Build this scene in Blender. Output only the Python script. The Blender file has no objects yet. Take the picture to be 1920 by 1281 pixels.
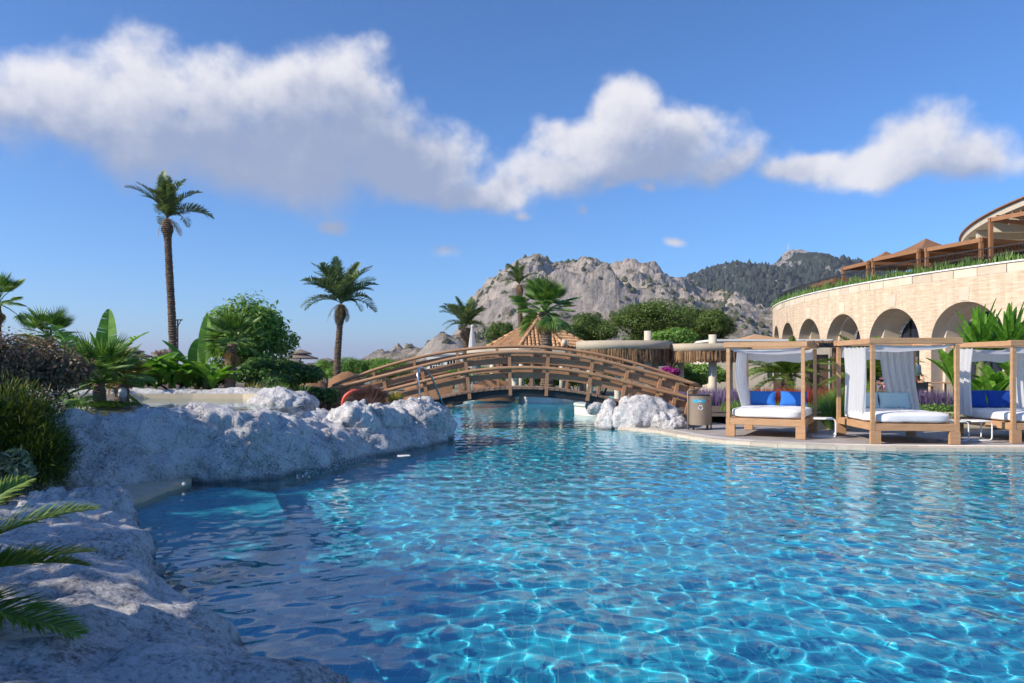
import bpy, bmesh, math, random
import numpy as np
from mathutils import Vector, Matrix, noise as mnoise
from mathutils.geometry import delaunay_2d_cdt

random.seed(11)
RNG = np.random.default_rng(11)
R = math.radians
sc = bpy.context.scene
COL = sc.collection

# ------------------------------------------------------------------ camera
FPX, HZ, CZ = 1400.0, 683.0, 1.75          # focal length in photo pixels, horizon row, eye height above the water
cam_data = bpy.data.cameras.new('camera')
cam = bpy.data.objects.new('camera', cam_data)
COL.objects.link(cam)
cam.location = (0, 0, CZ)
cam.rotation_euler = (R(90), 0, 0)
cam_data.sensor_width = 36.0
cam_data.lens = 36.0 * FPX / 1920.0
cam_data.shift_y = (HZ - 640.5) / 1920.0
cam_data.clip_start = 0.05
cam_data.clip_end = 60000
sc.camera = cam

# ------------------------------------------------------------------ sun, sky, exposure
SUN_EL = R(31)
SUN_AZ = (-0.93, -0.37)                    # horizontal direction towards the sun: from the left, a little behind the camera
_l = math.hypot(*SUN_AZ)
SUN_DIR = Vector((SUN_AZ[0] / _l * math.cos(SUN_EL), SUN_AZ[1] / _l * math.cos(SUN_EL), math.sin(SUN_EL)))
sun_data = bpy.data.lights.new('sun', 'SUN')
sun_data.energy = 4.3
sun_data.angle = R(0.53)
sun_data.color = (1.0, 0.90, 0.76)
sun_data.cycles.is_caustics_light = True
sun = bpy.data.objects.new('sun', sun_data)
sun.rotation_euler = SUN_DIR.to_track_quat('Z', 'Y').to_euler()
COL.objects.link(sun)

world = bpy.data.worlds.new('World')
sc.world = world
world.use_nodes = True
sc.view_settings.view_transform = 'Standard'
sc.view_settings.look = 'None'
sc.view_settings.gamma = 1.0
sc.view_settings.exposure = 0.50
sc.view_settings.use_curve_mapping = False
sc.cycles.use_denoising = True
sc.cycles.use_adaptive_sampling = True
sc.cycles.adaptive_threshold = 0.025
sc.cycles.sample_clamp_indirect = 4.0
sc.cycles.max_bounces = 8
sc.cycles.transparent_max_bounces = 12
sc.cycles.transmission_bounces = 8
sc.cycles.glossy_bounces = 4
sc.cycles.diffuse_bounces = 3
sc.cycles.caustics_reflective = False
sc.cycles.caustics_refractive = True
sc.cycles.blur_glossy = 0.3


def build_sky():
    nt = world.node_tree
    N, L = nt.nodes, nt.links
    N.clear()
    out = N.new('ShaderNodeOutputWorld')
    sky = N.new('ShaderNodeTexSky')
    sky.sky_type = 'NISHITA'
    sky.sun_disc = False
    sky.sun_elevation = SUN_EL
    sky.sun_rotation = math.atan2(SUN_AZ[0], SUN_AZ[1])
    sky.altitude = 300
    sky.air_density = 1.0
    sky.dust_density = 0.0
    sky.ozone_density = 5.0
    tint = N.new('ShaderNodeMix'); tint.data_type = 'RGBA'; tint.blend_type = 'MULTIPLY'
    tint.inputs[0].default_value = 1.0
    tint.inputs[7].default_value = (0.58, 0.88, 1.17, 1)
    L.new(sky.outputs[0], tint.inputs[6])
    bg = N.new('ShaderNodeBackground'); bg.inputs[1].default_value = 0.105
    L.new(tint.outputs[2], bg.inputs[0])

    # ---- clouds: direction -> (azimuth, elevation), soft union of puffs, broken up by noise
    tc = N.new('ShaderNodeTexCoord')
    sep = N.new('ShaderNodeSeparateXYZ'); L.new(tc.outputs['Generated'], sep.inputs[0])

    def m(op, a, b=None, c=None, clamp=False):
        n = N.new('ShaderNodeMath'); n.operation = op; n.use_clamp = clamp
        for i, v in enumerate((a, b, c)):
            if v is None: continue
            if isinstance(v, (int, float)): n.inputs[i].default_value = v
            else: L.new(v, n.inputs[i])
        return n.outputs[0]
    az = m('ARCTAN2', sep.outputs[0], sep.outputs[1])
    el = m('ARCSINE', sep.outputs[2])
    comb = N.new('ShaderNodeCombineXYZ'); L.new(az, comb.inputs[0]); L.new(el, comb.inputs[1])

    def px(c):
        x, y, rx, ry = c
        u = math.atan((x - 960) / FPX)
        v = math.atan((HZ - y) / FPX * math.cos(u))
        return (u, v, rx / FPX * math.cos(u) ** 2, ry / FPX, .45 if ry < 35 and rx < 76 else .0)
    puffs = [px(c) for c in [
        (-20, 190, 170, 85), (120, 190, 150, 80), (290, 178, 130, 85), (430, 172, 120, 85), (560, 175, 120, 95), (640, 185, 115, 105), (690, 235, 100, 95), (800, 320, 150, 70),
        (330, 240, 330, 95), (590, 270, 240, 105), (480, 320, 250, 70), (720, 330, 200, 68), (860, 365, 150, 40), (110, 225, 180, 50), (950, 350, 75, 45),
        (1175, 225, 105, 75), (1280, 255, 125, 68), (1085, 270, 105, 58), (1365, 295, 95, 46), (1030, 325, 90, 55), (1210, 305, 200, 48),
        (1085, 392, 24, 34), (1125, 345, 45, 26), (1200, 355, 40, 20), (990, 400, 40, 20),
        (1715, 275, 120, 58), (1830, 292, 110, 48), (1620, 315, 130, 40), (1500, 322, 80, 26), (1720, 320, 230, 34),
        (830, 477, 75, 34), (626, 433, 45, 18), (1256, 461, 40, 18)]]
    r2 = random.Random(5)
    for k in range(9):                      # the rest of the sky goes on the same way
        a = 0.95 + k * (2 * math.pi - 1.9) / 8
        if a > math.pi: a -= 2 * math.pi
        puffs.append((a, r2.uniform(.15, .38), r2.uniform(.12, .24), r2.uniform(.04, .08), 0.0))

    def vadd(a, off):
        q = N.new('ShaderNodeVectorMath'); q.operation = 'ADD'; L.new(a, q.inputs[0])
        if isinstance(off, tuple): q.inputs[1].default_value = off
        else: L.new(off, q.inputs[1])
        return q.outputs[0]

    def fbm(vec, scale, detail, rough, out=0):
        n = N.new('ShaderNodeTexNoise'); n.inputs['Scale'].default_value = scale
        n.inputs['Detail'].default_value = detail; n.inputs['Roughness'].default_value = rough
        L.new(vec, n.inputs['Vector']); return n.outputs[out]
    base = comb.outputs[0]
    wv = N.new('ShaderNodeVectorMath'); wv.operation = 'MULTIPLY_ADD'
    L.new(fbm(base, 7.0, 4.0, .5, 1), wv.inputs[0]); wv.inputs[1].default_value = (.085, .07, 0); wv.inputs[2].default_value = (-.0425, -.035, 0)
    pos = vadd(base, wv.outputs[0])

    def field(off, sel):
        q = vadd(pos, off); acc = None
        for (u, v, a, b, thin) in sel:
            s = N.new('ShaderNodeVectorMath'); s.operation = 'MULTIPLY_ADD'
            L.new(q, s.inputs[0]); s.inputs[1].default_value = (1 / a, 1 / b, 0); s.inputs[2].default_value = (-u / a, -v / b, 0)
            ln = N.new('ShaderNodeVectorMath'); ln.operation = 'LENGTH'
            L.new(s.outputs[0], ln.inputs[0])
            lv = ln.outputs['Value'] if thin == 0 else m('ADD', ln.outputs['Value'], thin)
            acc = lv if acc is None else m('SMOOTH_MIN', acc, lv, 0.5)
        return m('SUBTRACT', 1.0, acc)
    d0 = field((0, 0, 0), puffs)
    d2 = field((-0.036, 0.062, 0), [p for p in puffs if p[2] > .055])
    n0 = fbm(base, 9.0, 9.0, .57)
    n1 = fbm(vadd(base, (-0.009, 0.020, 0)), 9.0, 9.0, .57)
    dens = m('ADD', m('MULTIPLY_ADD', m('SUBTRACT', n0, 0.5), 1.9, d0), 0.06)
    lit = m('MULTIPLY', m('SUBTRACT', n0, n1), 1.7)
    under = N.new('ShaderNodeMapRange'); under.interpolation_type = 'SMOOTHSTEP'
    under.inputs['From Min'].default_value = -0.75; under.inputs['From Max'].default_value = 0.85; under.inputs['To Max'].default_value = 1.0
    L.new(d2, under.inputs[0]); lit = m('SUBTRACT', lit, under.outputs[0])
    mr2 = N.new('ShaderNodeMapRange'); mr2.interpolation_type = 'SMOOTHSTEP'
    mr2.inputs['From Min'].default_value = -0.98; mr2.inputs['From Max'].default_value = 0.18
    L.new(lit, mr2.inputs[0])
    # soft edges, softer still on the shaded undersides
    mr = N.new('ShaderNodeMapRange'); mr.interpolation_type = 'SMOOTHSTEP'
    mr.inputs['From Min'].default_value = -0.05
    L.new(m('MULTIPLY_ADD', mr2.outputs[0], -0.16, 0.72), mr.inputs['From Max'])
    L.new(dens, mr.inputs[0])
    mask = m('MULTIPLY', mr.outputs[0], 0.93)
    cc = N.new('ShaderNodeMix'); cc.data_type = 'RGBA'
    cc.inputs[6].default_value = (0.245, 0.295, 0.42, 1); cc.inputs[7].default_value = (0.68, 0.665, 0.68, 1)
    L.new(mr2.outputs[0], cc.inputs[0])
    cb = N.new('ShaderNodeBackground'); L.new(cc.outputs[2], cb.inputs[0]); cb.inputs[1].default_value = 1.0
    mix = N.new('ShaderNodeMixShader')
    L.new(mask, mix.inputs[0]); L.new(bg.outputs[0], mix.inputs[1]); L.new(cb.outputs[0], mix.inputs[2])
    L.new(mix.outputs[0], out.inputs[0])


build_sky()


# ------------------------------------------------------------------ helpers
def P(px, py, Y):
    """world point seen at photo pixel (px, py) when it stands Y metres away"""
    return Vector(((px - 960) / FPX * Y, Y, CZ + (HZ - py) / FPX * Y))


def XA(px, Y):
    return (px - 960) / FPX * Y


def S(r, g, b):
    f = lambda c: (c / 255 / 12.92) if c / 255 <= 0.04045 else ((c / 255 + 0.055) / 1.055) ** 2.4
    return (f(r), f(g), f(b))


def put(o, parent=None):
    COL.objects.link(o)
    if parent is not None: o.parent = parent
    return o


def tag(o, label=None, cat=None, group=None, kind=None):
    if label: o['label'] = label
    if cat: o['category'] = cat
    if group: o['group'] = group
    if kind: o['kind'] = kind
    return o


def thing(name, label, cat, loc=(0, 0, 0), rz=0.0, group=None):
    o = bpy.data.objects.new(name, None)
    o.empty_display_size = 0.2
    o.location = loc; o.rotation_euler = (0, 0, rz)
    put(o)
    return tag(o, label, cat, group)


def mesh_np(name, V, F, mats, smooth=False, mi=None):
    """mesh from numpy verts (n,3) and a list of face index arrays (each (k,3) or (k,4))"""
    me = bpy.data.meshes.new(name)
    V = np.asarray(V, dtype=np.float32)
    if not isinstance(F, (list, tuple)): F = [F]
    F = [np.asarray(f, dtype=np.int32) for f in F if len(f)]
    me.vertices.add(len(V)); me.vertices.foreach_set('co', V.ravel())
    nl = sum(f.size for f in F); nf = sum(len(f) for f in F)
    me.loops.add(nl); me.polygons.add(nf)
    me.loops.foreach_set('vertex_index', np.concatenate([f.ravel() for f in F]))
    tot = np.concatenate([np.full(len(f), f.shape[1], dtype=np.int32) for f in F])
    st = np.concatenate([[0], np.cumsum(tot)[:-1]]).astype(np.int32)
    me.polygons.foreach_set('loop_start', st)
    if mi is not None: me.polygons.foreach_set('material_index', np.asarray(mi, dtype=np.int32))
    me.polygons.foreach_set('use_smooth', np.full(nf, bool(smooth)))
    me.update(calc_edges=True)
    me.validate()
    for m in (mats if isinstance(mats, (list, tuple)) else [mats]): me.materials.append(m)
    return me


def obj(name, me, parent=None, loc=None, rot=None):
    o = bpy.data.objects.new(name, me)
    if loc is not None: o.location = loc
    if rot is not None: o.rotation_euler = rot
    return put(o, parent)


def copy_tree(o, parent=None):
    c = o.copy(); put(c); c.parent = parent
    for ch in o.children: copy_tree(ch, c)
    return c


class MB:
    """collects boxes, bars, tubes, lathes into one mesh"""
    def __init__(self): self.v = []; self.f = []; self.m = []; self.cur = 0

    def add(self, vs, fs):
        b = len(self.v)
        self.v.extend([tuple(p) for p in vs])
        for f in fs:
            self.f.append(tuple(i + b for i in f)); self.m.append(self.cur)
        return self

    def box(self, c, s, rz=0.0, bev=0.0):
        cx, cy, cz = c; a, b, h = s[0] / 2, s[1] / 2, s[2] / 2
        co, si = math.cos(rz), math.sin(rz)
        if bev <= 0:
            pts = [(-a, -b, -h), (a, -b, -h), (a, b, -h), (-a, b, -h), (-a, -b, h), (a, -b, h), (a, b, h), (-a, b, h)]
            fs = [(0, 3, 2, 1), (4, 5, 6, 7), (0, 1, 5, 4), (1, 2, 6, 5), (2, 3, 7, 6), (3, 0, 4, 7)]
        else:
            e = min(bev, a * .9, b * .9, h * .9); pts = []
            for z, k in ((-h, e), (-h + e, 0), (h - e, 0), (h, e)):
                pts += [(-a + max(k, e * .0), -b + k, z), (a - k, -b + k, z), (a - k, b - k, z), (-a + k, b - k, z)]
            fs = [(0, 3, 2, 1), (12, 13, 14, 15)]
            for r in range(3):
                for i in range(4):
                    j = (i + 1) % 4
                    fs.append((r * 4 + i, r * 4 + j, r * 4 + 4 + j, r * 4 + 4 + i))
        return self.add([(cx + x * co - y * si, cy + x * si + y * co, cz + z) for x, y, z in pts], fs)

    def bar(self, p0, p1, w, h, up=(0, 0, 1)):
        p0, p1 = Vector(p0), Vector(p1)
        d = (p1 - p0).normalized(); u = Vector(up)
        s = d.cross(u)
        if s.length < 1e-5: s = d.cross(Vector((0, 1, 0)))
        s.normalize(); u = s.cross(d).normalized()
        s *= w / 2; u *= h / 2
        vs = [p0 - s - u, p0 + s - u, p0 + s + u, p0 - s + u, p1 - s - u, p1 + s - u, p1 + s + u, p1 - s + u]
        return self.add(vs, [(0, 1, 2, 3), (7, 6, 5, 4), (0, 4, 5, 1), (1, 5, 6, 2), (2, 6, 7, 3), (3, 7, 4, 0)])

    def sweep(self, pts, w, h, up=(0, 0, 1)):
        """rectangular section along a path"""
        pts = [Vector(p) for p in pts]; vs = []; fs = []
        for i, p in enumerate(pts):
            d = (pts[min(i + 1, len(pts) - 1)] - pts[max(i - 1, 0)]).normalized()
            s = d.cross(Vector(up)).normalized(); u = s.cross(d).normalized()
            vs += [p - s * w / 2 - u * h / 2, p + s * w / 2 - u * h / 2, p + s * w / 2 + u * h / 2, p - s * w / 2 + u * h / 2]
        for i in range(len(pts) - 1):
            for k in range(4):
                j = (k + 1) % 4
                fs.append((i * 4 + k, i * 4 + j, i * 4 + 4 + j, i * 4 + 4 + k)[::-1])
        n = (len(pts) - 1) * 4
        fs += [(0, 1, 2, 3), (n + 3, n + 2, n + 1, n)]
        return self.add(vs, fs)

    def tube(self, pts, rad, n=8, cap=True):
        pts = [Vector(p) for p in pts]; vs = []; fs = []
        if isinstance(rad, (int, float)): rad = [rad] * len(pts)
        ref = None
        for i, p in enumerate(pts):
            d = (pts[min(i + 1, len(pts) - 1)] - pts[max(i - 1, 0)]).normalized()
            if ref is None:
                ref = d.cross(Vector((0, 0, 1)) if abs(d.z) < .9 else Vector((1, 0, 0))).normalized()
            ref = (ref - d * ref.dot(d)).normalized()
            b = d.cross(ref)
            for k in range(n):
                a = 2 * math.pi * k / n
                vs.append(p + (ref * math.cos(a) + b * math.sin(a)) * rad[i])
        for i in range(len(pts) - 1):
            for k in range(n):
                j = (k + 1) % n
                fs.append((i * n + k, i * n + j, i * n + n + j, i * n + n + k))
        if cap:
            fs.append(tuple(range(n))[::-1]); fs.append(tuple(range((len(pts) - 1) * n, len(pts) * n)))
        return self.add(vs, fs)

    def lathe(self, prof, n=24, c=(0, 0, 0), sx=1.0, sy=1.0, cap=True):
        vs = []; fs = []
        for r, z in prof:
            for k in range(n):
                a = 2 * math.pi * k / n
                vs.append((c[0] + r * math.cos(a) * sx, c[1] + r * math.sin(a) * sy, c[2] + z))
        for i in range(len(prof) - 1):
            for k in range(n):
                j = (k + 1) % n
                fs.append((i * n + k, i * n + j, i * n + n + j, i * n + n + k))
        if cap:
            fs.append(tuple(range(n))[::-1]); fs.append(tuple(range((len(prof) - 1) * n, len(prof) * n)))
        return self.add(vs, fs)

    def mesh(self, name, mats, smooth=False):
        me = bpy.data.meshes.new(name)
        me.from_pydata(self.v, [], self.f)
        ms = mats if isinstance(mats, (list, tuple)) else [mats]
        for m in ms: me.materials.append(m)
        if len(ms) > 1: me.polygons.foreach_set('material_index', self.m)
        me.polygons.foreach_set('use_smooth', [bool(smooth)] * len(me.polygons))
        me.update()
        return me

    def build(self, name, mats, parent=None, smooth=False, loc=None, rot=None):
        return obj(name, self.mesh(name, mats, smooth), parent, loc, rot)


# ------------------------------------------------------------------ materials
def new_mat(name):
    m = bpy.data.materials.new(name); m.use_nodes = True
    return m, m.node_tree.nodes, m.node_tree.links, m.node_tree.nodes['Principled BSDF']


def add_noise(N, L, scale, detail=6, rough=0.6, vec=None, stretch=None):
    n = N.new('ShaderNodeTexNoise')
    n.inputs['Scale'].default_value = scale; n.inputs['Detail'].default_value = detail; n.inputs['Roughness'].default_value = rough
    tc = N.new('ShaderNodeTexCoord')
    src = tc.outputs['Object']
    if stretch:
        mp = N.new('ShaderNodeMapping'); mp.inputs['Scale'].default_value = stretch
        L.new(src, mp.inputs[0]); src = mp.outputs[0]
    L.new(src, n.inputs['Vector'])
    return n.outputs[0]


def ramp(N, L, fac, stops):
    r = N.new('ShaderNodeValToRGB')
    e = r.color_ramp.elements
    while len(e) < len(stops): e.new(0.5)
    for i, (p, c) in enumerate(stops):
        e[i].position = p; e[i].color = (*c, 1)
    L.new(fac, r.inputs[0])
    return r.outputs[0]


def mat(name, c1, c2=None, scale=6.0, rough=0.7, bump=0.0, bscale=None, stretch=None, metal=0.0, spec=0.5, detail=6, isl=0.0, lo=.3, hi=.7):
    """plain procedural surface: two tones mixed by noise, fine relief, optional tone change from piece to piece"""
    m, N, L, B = new_mat(name)
    c2 = c2 or tuple(x * .8 for x in c1)
    f = add_noise(N, L, scale, detail, .62, stretch=stretch)
    col = ramp(N, L, f, [(lo, c1), (hi, c2)])
    if isl > 0:
        g = N.new('ShaderNodeObjectInfo') if isl > 1 else N.new('ShaderNodeNewGeometry')
        rnd = g.outputs['Random'] if isl > 1 else g.outputs['Random Per Island']
        k = isl - 1 if isl > 1 else isl
        mr = N.new('ShaderNodeMapRange'); L.new(rnd, mr.inputs[0])
        mr.inputs[3].default_value = 1 - k; mr.inputs[4].default_value = 1 + k
        mx = N.new('ShaderNodeMix'); mx.data_type = 'RGBA'; mx.blend_type = 'MULTIPLY'; mx.inputs[0].default_value = 1
        L.new(col, mx.inputs[6]); L.new(mr.outputs[0], mx.inputs[7]); col = mx.outputs[2]
    L.new(col, B.inputs['Base Color'])
    B.inputs['Roughness'].default_value = rough; B.inputs['Metallic'].default_value = metal
    B.inputs['Specular IOR Level'].default_value = spec
    if bump > 0:
        b = N.new('ShaderNodeBump'); b.inputs['Strength'].default_value = min(1, bump); b.inputs['Distance'].default_value = .02 * max(1, bump)
        L.new(add_noise(N, L, bscale or scale * 4, 8, .65, stretch=stretch), b.inputs['Height']); L.new(b.outputs[0], B.inputs['Normal'])
    return m


def leaf_mat(name, c1, c2, c3=None, trans=0.30, rough=0.45, big=1.2):
    """foliage: tone differs from leaf to leaf and from bough to bough, light passes through"""
    m, N, L, B = new_mat(name)
    g = N.new('ShaderNodeNewGeometry')
    stops = [(0.0, c1), (0.6, c2)] + ([(1.0, c3)] if c3 else [])
    col = ramp(N, L, g.outputs['Random Per Island'], stops)
    f = add_noise(N, L, big, 3, .6)
    mr = N.new('ShaderNodeMapRange'); L.new(f, mr.inputs[0]); mr.inputs[1].default_value = .3; mr.inputs[2].default_value = .7
    mr.inputs[3].default_value = .72; mr.inputs[4].default_value = 1.25
    mx = N.new('ShaderNodeMix'); mx.data_type = 'RGBA'; mx.blend_type = 'MULTIPLY'; mx.inputs[0].default_value = 1
    L.new(col, mx.inputs[6]); L.new(mr.outputs[0], mx.inputs[7])
    L.new(mx.outputs[2], B.inputs['Base Color']); B.inputs['Roughness'].default_value = rough
    B.inputs['Specular IOR Level'].default_value = .4
    t = N.new('ShaderNodeBsdfTranslucent')
    br = N.new('ShaderNodeMix'); br.data_type = 'RGBA'; br.blend_type = 'MULTIPLY'; br.inputs[0].default_value = 1
    L.new(mx.outputs[2], br.inputs[6]); br.inputs[7].default_value = (1.5, 1.5, .7, 1); L.new(br.outputs[2], t.inputs[0])
    s = N.new('ShaderNodeMixShader'); s.inputs[0].default_value = trans
    L.new(B.outputs[0], s.inputs[1]); L.new(t.outputs[0], s.inputs[2])
    L.new(s.outputs[0], N['Material Output'].inputs[0])
    return m


def cloth_mat(name, c, trans=.5, scale=30):
    m, N, L, B = new_mat(name)
    f = add_noise(N, L, scale, 4)
    col = ramp(N, L, f, [(.3, c), (.7, tuple(x * .93 for x in c))])
    L.new(col, B.inputs['Base Color']); B.inputs['Roughness'].default_value = .85; B.inputs['Specular IOR Level'].default_value = .2
    b = N.new('ShaderNodeBump'); b.inputs['Strength'].default_value = .25; b.inputs['Distance'].default_value = .02
    L.new(add_noise(N, L, 7, 4, .6), b.inputs['Height']); L.new(b.outputs[0], B.inputs['Normal'])
    t = N.new('ShaderNodeBsdfTranslucent'); L.new(col, t.inputs[0])
    s = N.new('ShaderNodeMixShader'); s.inputs[0].default_value = trans
    L.new(B.outputs[0], s.inputs[1]); L.new(t.outputs[0], s.inputs[2]); L.new(s.outputs[0], N['Material Output'].inputs[0])
    return m


M = {}
M['timber'] = mat('bed_timber', (.55, .325, .175), (.42, .235, .115), 3, .6, .25, 20, (1, 1, 6), isl=.14)
M['bridge_wood'] = mat('bridge_wood', (.43, .24, .13), (.31, .165, .086), 4, .65, .3, 14, (1, 5, 5), isl=.18)
M['rail_wood'] = mat('rail_wood', (.48, .28, .15), (.36, .195, .10), 3, .55, .25, 14, isl=.10)
M['plank'] = mat('deck_plank', (.30, .20, .135), (.20, .125, .08), 5, .8, .4, 18, isl=1.25)
M['dark_steel'] = mat('dark_painted_steel', (.018, .018, .02), (.03, .03, .032), 8, .55)
M['chrome'] = mat('steel_tube', (.72, .73, .75), (.66, .67, .70), 8, .22, metal=1.0)
M['white_paint'] = mat('white_paint', (.80, .80, .79), (.74, .74, .73), 5, .45)
M['white_cloth'] = cloth_mat('white_cotton', (.82, .82, .83))
M['mattress'] = cloth_mat('mattress_cover', (.82, .82, .83), .0)
M['blue_cloth'] = cloth_mat('blue_cotton', (.03, .16, .56), .0, 60)
M['navy_cloth'] = cloth_mat('deep_blue_cotton', (.012, .065, .36), .0, 60)
M['aqua_cloth'] = cloth_mat('pale_aqua_cotton', (.42, .60, .66), .0, 60)
M['brown_canvas'] = mat('brown_canvas', (.30, .155, .075), (.24, .12, .058), 3, .85, .2, 10)
M['taupe'] = mat('taupe_metal', (.30, .235, .175), (.27, .21, .155), 3, .5)
M['cyan_print'] = mat('cyan_print', (.06, .40, .58), (.06, .38, .55), 3, .5)
M['white_print'] = mat('white_print', (.8, .8, .78), (.75, .75, .73), 3, .5)
M['coping'] = mat('pool_coping', (.66, .57, .46), (.55, .46, .36), 9, .75, .35, 60, isl=1.10)
M['cream_render'] = mat('cream_render', (.66, .58, .46), (.58, .50, .39), 2.5, .85, .12, 40)
M['bar_fascia'] = mat('taupe_render', (.50, .42, .315), (.43, .355, .265), 2.5, .85, .12, 40)
M['white_render'] = mat('white_render', (.80, .79, .76), (.72, .71, .68), 2, .8, .1, 30)
M['pale_wall'] = mat('pool_wall', (.74, .71, .62), (.64, .62, .53), 3, .6, .1, 30)
M['pale_coping'] = mat('pale_green_coping', (.58, .62, .54), (.52, .57, .49), 4, .5)
M['thatch'] = mat('thatch', (.30, .175, .09), (.15, .085, .04), 6, .95, .3, 30, isl=.55)
M['grey_thatch'] = mat('grey_thatch', (.30, .24, .19), (.19, .15, .12), 8, .95, .4, 40, (1, 1, 4), isl=.3)
M['terracotta'] = mat('roof_tile', (.60, .36, .19), (.47, .265, .13), 5, .8, .25, 30, isl=.22)
M['palm_trunk'] = mat('palm_trunk', (.20, .135, .09), (.09, .06, .042), 14, .95, .9, 30)
M['pale_trunk'] = mat('pale_palm_trunk', (.27, .195, .14), (.13, .09, .065), 12, .95, .9, 30)
M['bark'] = mat('bark', (.16, .115, .08), (.08, .058, .042), 9, .95, .8, 24)
M['soil'] = mat('soil', (.16, .11, .075), (.09, .065, .045), 4, .95, .6, 20)
M['glass'] = mat('dark_window_glass', (.012, .018, .035), (.016, .022, .04), 2, .05, spec=1.0)
M['dark_backdrop'] = mat('dark_backdrop_brown', (.035, .028, .022), (.05, .04, .03), 2, .9)
M['brown_panel'] = mat('brown_panel', (.17, .10, .062), (.12, .07, .042), 3, .7, isl=.15)
M['orange_plastic'] = mat('coral_life_ring', (.72, .115, .06), (.64, .09, .05), 6, .5)
M['grey_plastic'] = mat('grey_plastic', (.42, .43, .46), (.38, .39, .42), 6, .5)
M['white_foam'] = mat('white_foam_water', (.82, .86, .88), (.6, .72, .78), 20, .5, .4, 60)
# ------------------------------------------------------------------ special materials of the setting
def rock_material():
    m, N, L, B = new_mat('white_painted_rock')
    big = add_noise(N, L, 1.3, 5, .6)
    mid = add_noise(N, L, 7.0, 9, .72)
    fine = add_noise(N, L, 34.0, 8, .75)
    a = N.new('ShaderNodeMath'); a.operation = 'MULTIPLY_ADD'; L.new(mid, a.inputs[0]); a.inputs[1].default_value = .55
    L.new(fine, a.inputs[2])
    b = N.new('ShaderNodeMath'); b.operation = 'MULTIPLY_ADD'; L.new(big, b.inputs[0]); b.inputs[1].default_value = .45; L.new(a.outputs[0], b.inputs[2])
    col = ramp(N, L, b.outputs[0], [(.78, (.14, .135, .14)), (.90, (.44, .425, .425)), (1.0, (.70, .68, .675)), (1.0, (.80, .785, .775))])
    N[-1].color_ramp.elements[3].position = 1.0
    # squeeze the summed noise (about 0.7-1.3) into the ramp
    mr = N.new('ShaderNodeMapRange'); L.new(b.outputs[0], mr.inputs[0])
    mr.inputs[1].default_value = .79; mr.inputs[2].default_value = 1.16
    rp = [n for n in N if n.type == 'VALTORGB'][0]
    for e, p in zip(rp.color_ramp.elements, (.0, .34, .62, 1.0)): e.position = p
    L.new(mr.outputs[0], rp.inputs[0])
    # brownish-green stain in patches
    st = add_noise(N, L, 2.2, 6, .7)
    sm = N.new('ShaderNodeMapRange'); L.new(st, sm.inputs[0]); sm.inputs[1].default_value = .58; sm.inputs[2].default_value = .74; sm.inputs[4].default_value = .45
    mx = N.new('ShaderNodeMix'); mx.data_type = 'RGBA'; L.new(sm.outputs[0], mx.inputs[0]); L.new(rp.outputs[0], mx.inputs[6]); mx.inputs[7].default_value = (.20, .17, .11, 1)
    # wet, algae-darkened band at the waterline
    tcz = N.new('ShaderNodeTexCoord'); sz = N.new('ShaderNodeSeparateXYZ'); L.new(tcz.outputs['Object'], sz.inputs[0])
    zz = N.new('ShaderNodeMath'); zz.operation = 'MULTIPLY_ADD'; L.new(mid, zz.inputs[0]); zz.inputs[1].default_value = -.16; L.new(sz.outputs[2], zz.inputs[2])
    wm = N.new('ShaderNodeMapRange'); L.new(zz.outputs[0], wm.inputs[0]); wm.inputs[1].default_value = -.02; wm.inputs[2].default_value = .05; wm.inputs[3].default_value = .75; wm.inputs[4].default_value = 0
    wx = N.new('ShaderNodeMix'); wx.data_type = 'RGBA'; L.new(wm.outputs[0], wx.inputs[0]); L.new(mx.outputs[2], wx.inputs[6]); wx.inputs[7].default_value = (.13, .14, .145, 1)
    mx = wx
    L.new(mx.outputs[2], B.inputs['Base Color']); B.inputs['Roughness'].default_value = .8; B.inputs['Specular IOR Level'].default_value = .25
    h = N.new('ShaderNodeMath'); h.operation = 'MULTIPLY_ADD'; L.new(mid, h.inputs[0]); h.inputs[1].default_value = 2.2; L.new(fine, h.inputs[2])
    # creases where the cast slabs meet
    tcw = N.new('ShaderNodeTexCoord'); nw = N.new('ShaderNodeTexNoise'); nw.inputs['Scale'].default_value = 1.6; nw.inputs['Detail'].default_value = 6; L.new(tcw.outputs['Object'], nw.inputs['Vector'])
    wq = N.new('ShaderNodeVectorMath'); wq.operation = 'MULTIPLY_ADD'; L.new(nw.outputs['Color'], wq.inputs[0]); wq.inputs[1].default_value = (.9, .9, .9); L.new(tcw.outputs['Object'], wq.inputs[2])
    vo = N.new('ShaderNodeTexVoronoi'); vo.feature = 'DISTANCE_TO_EDGE'; vo.inputs['Scale'].default_value = 1.15; L.new(wq.outputs[0], vo.inputs['Vector'])
    cm = N.new('ShaderNodeMapRange'); cm.interpolation_type = 'SMOOTHSTEP'; L.new(vo.outputs['Distance'], cm.inputs[0]); cm.inputs[1].default_value = .0; cm.inputs[2].default_value = .022
    h2 = N.new('ShaderNodeMath'); h2.operation = 'MULTIPLY_ADD'; L.new(cm.outputs[0], h2.inputs[0]); h2.inputs[1].default_value = .45; L.new(h.outputs[0], h2.inputs[2]); h = h2
    dk = N.new('ShaderNodeMapRange'); L.new(cm.outputs[0], dk.inputs[0]); dk.inputs[3].default_value = .16; dk.inputs[4].default_value = 0
    dx = N.new('ShaderNodeMix'); dx.data_type = 'RGBA'; L.new(dk.outputs[0], dx.inputs[0]); L.new(mx.outputs[2], dx.inputs[6]); dx.inputs[7].default_value = (.12, .11, .10, 1)
    L.new(dx.outputs[2], B.inputs['Base Color'])
    bp = N.new('ShaderNodeBump'); bp.inputs['Strength'].default_value = .85; bp.inputs['Distance'].default_value = .035
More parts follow.
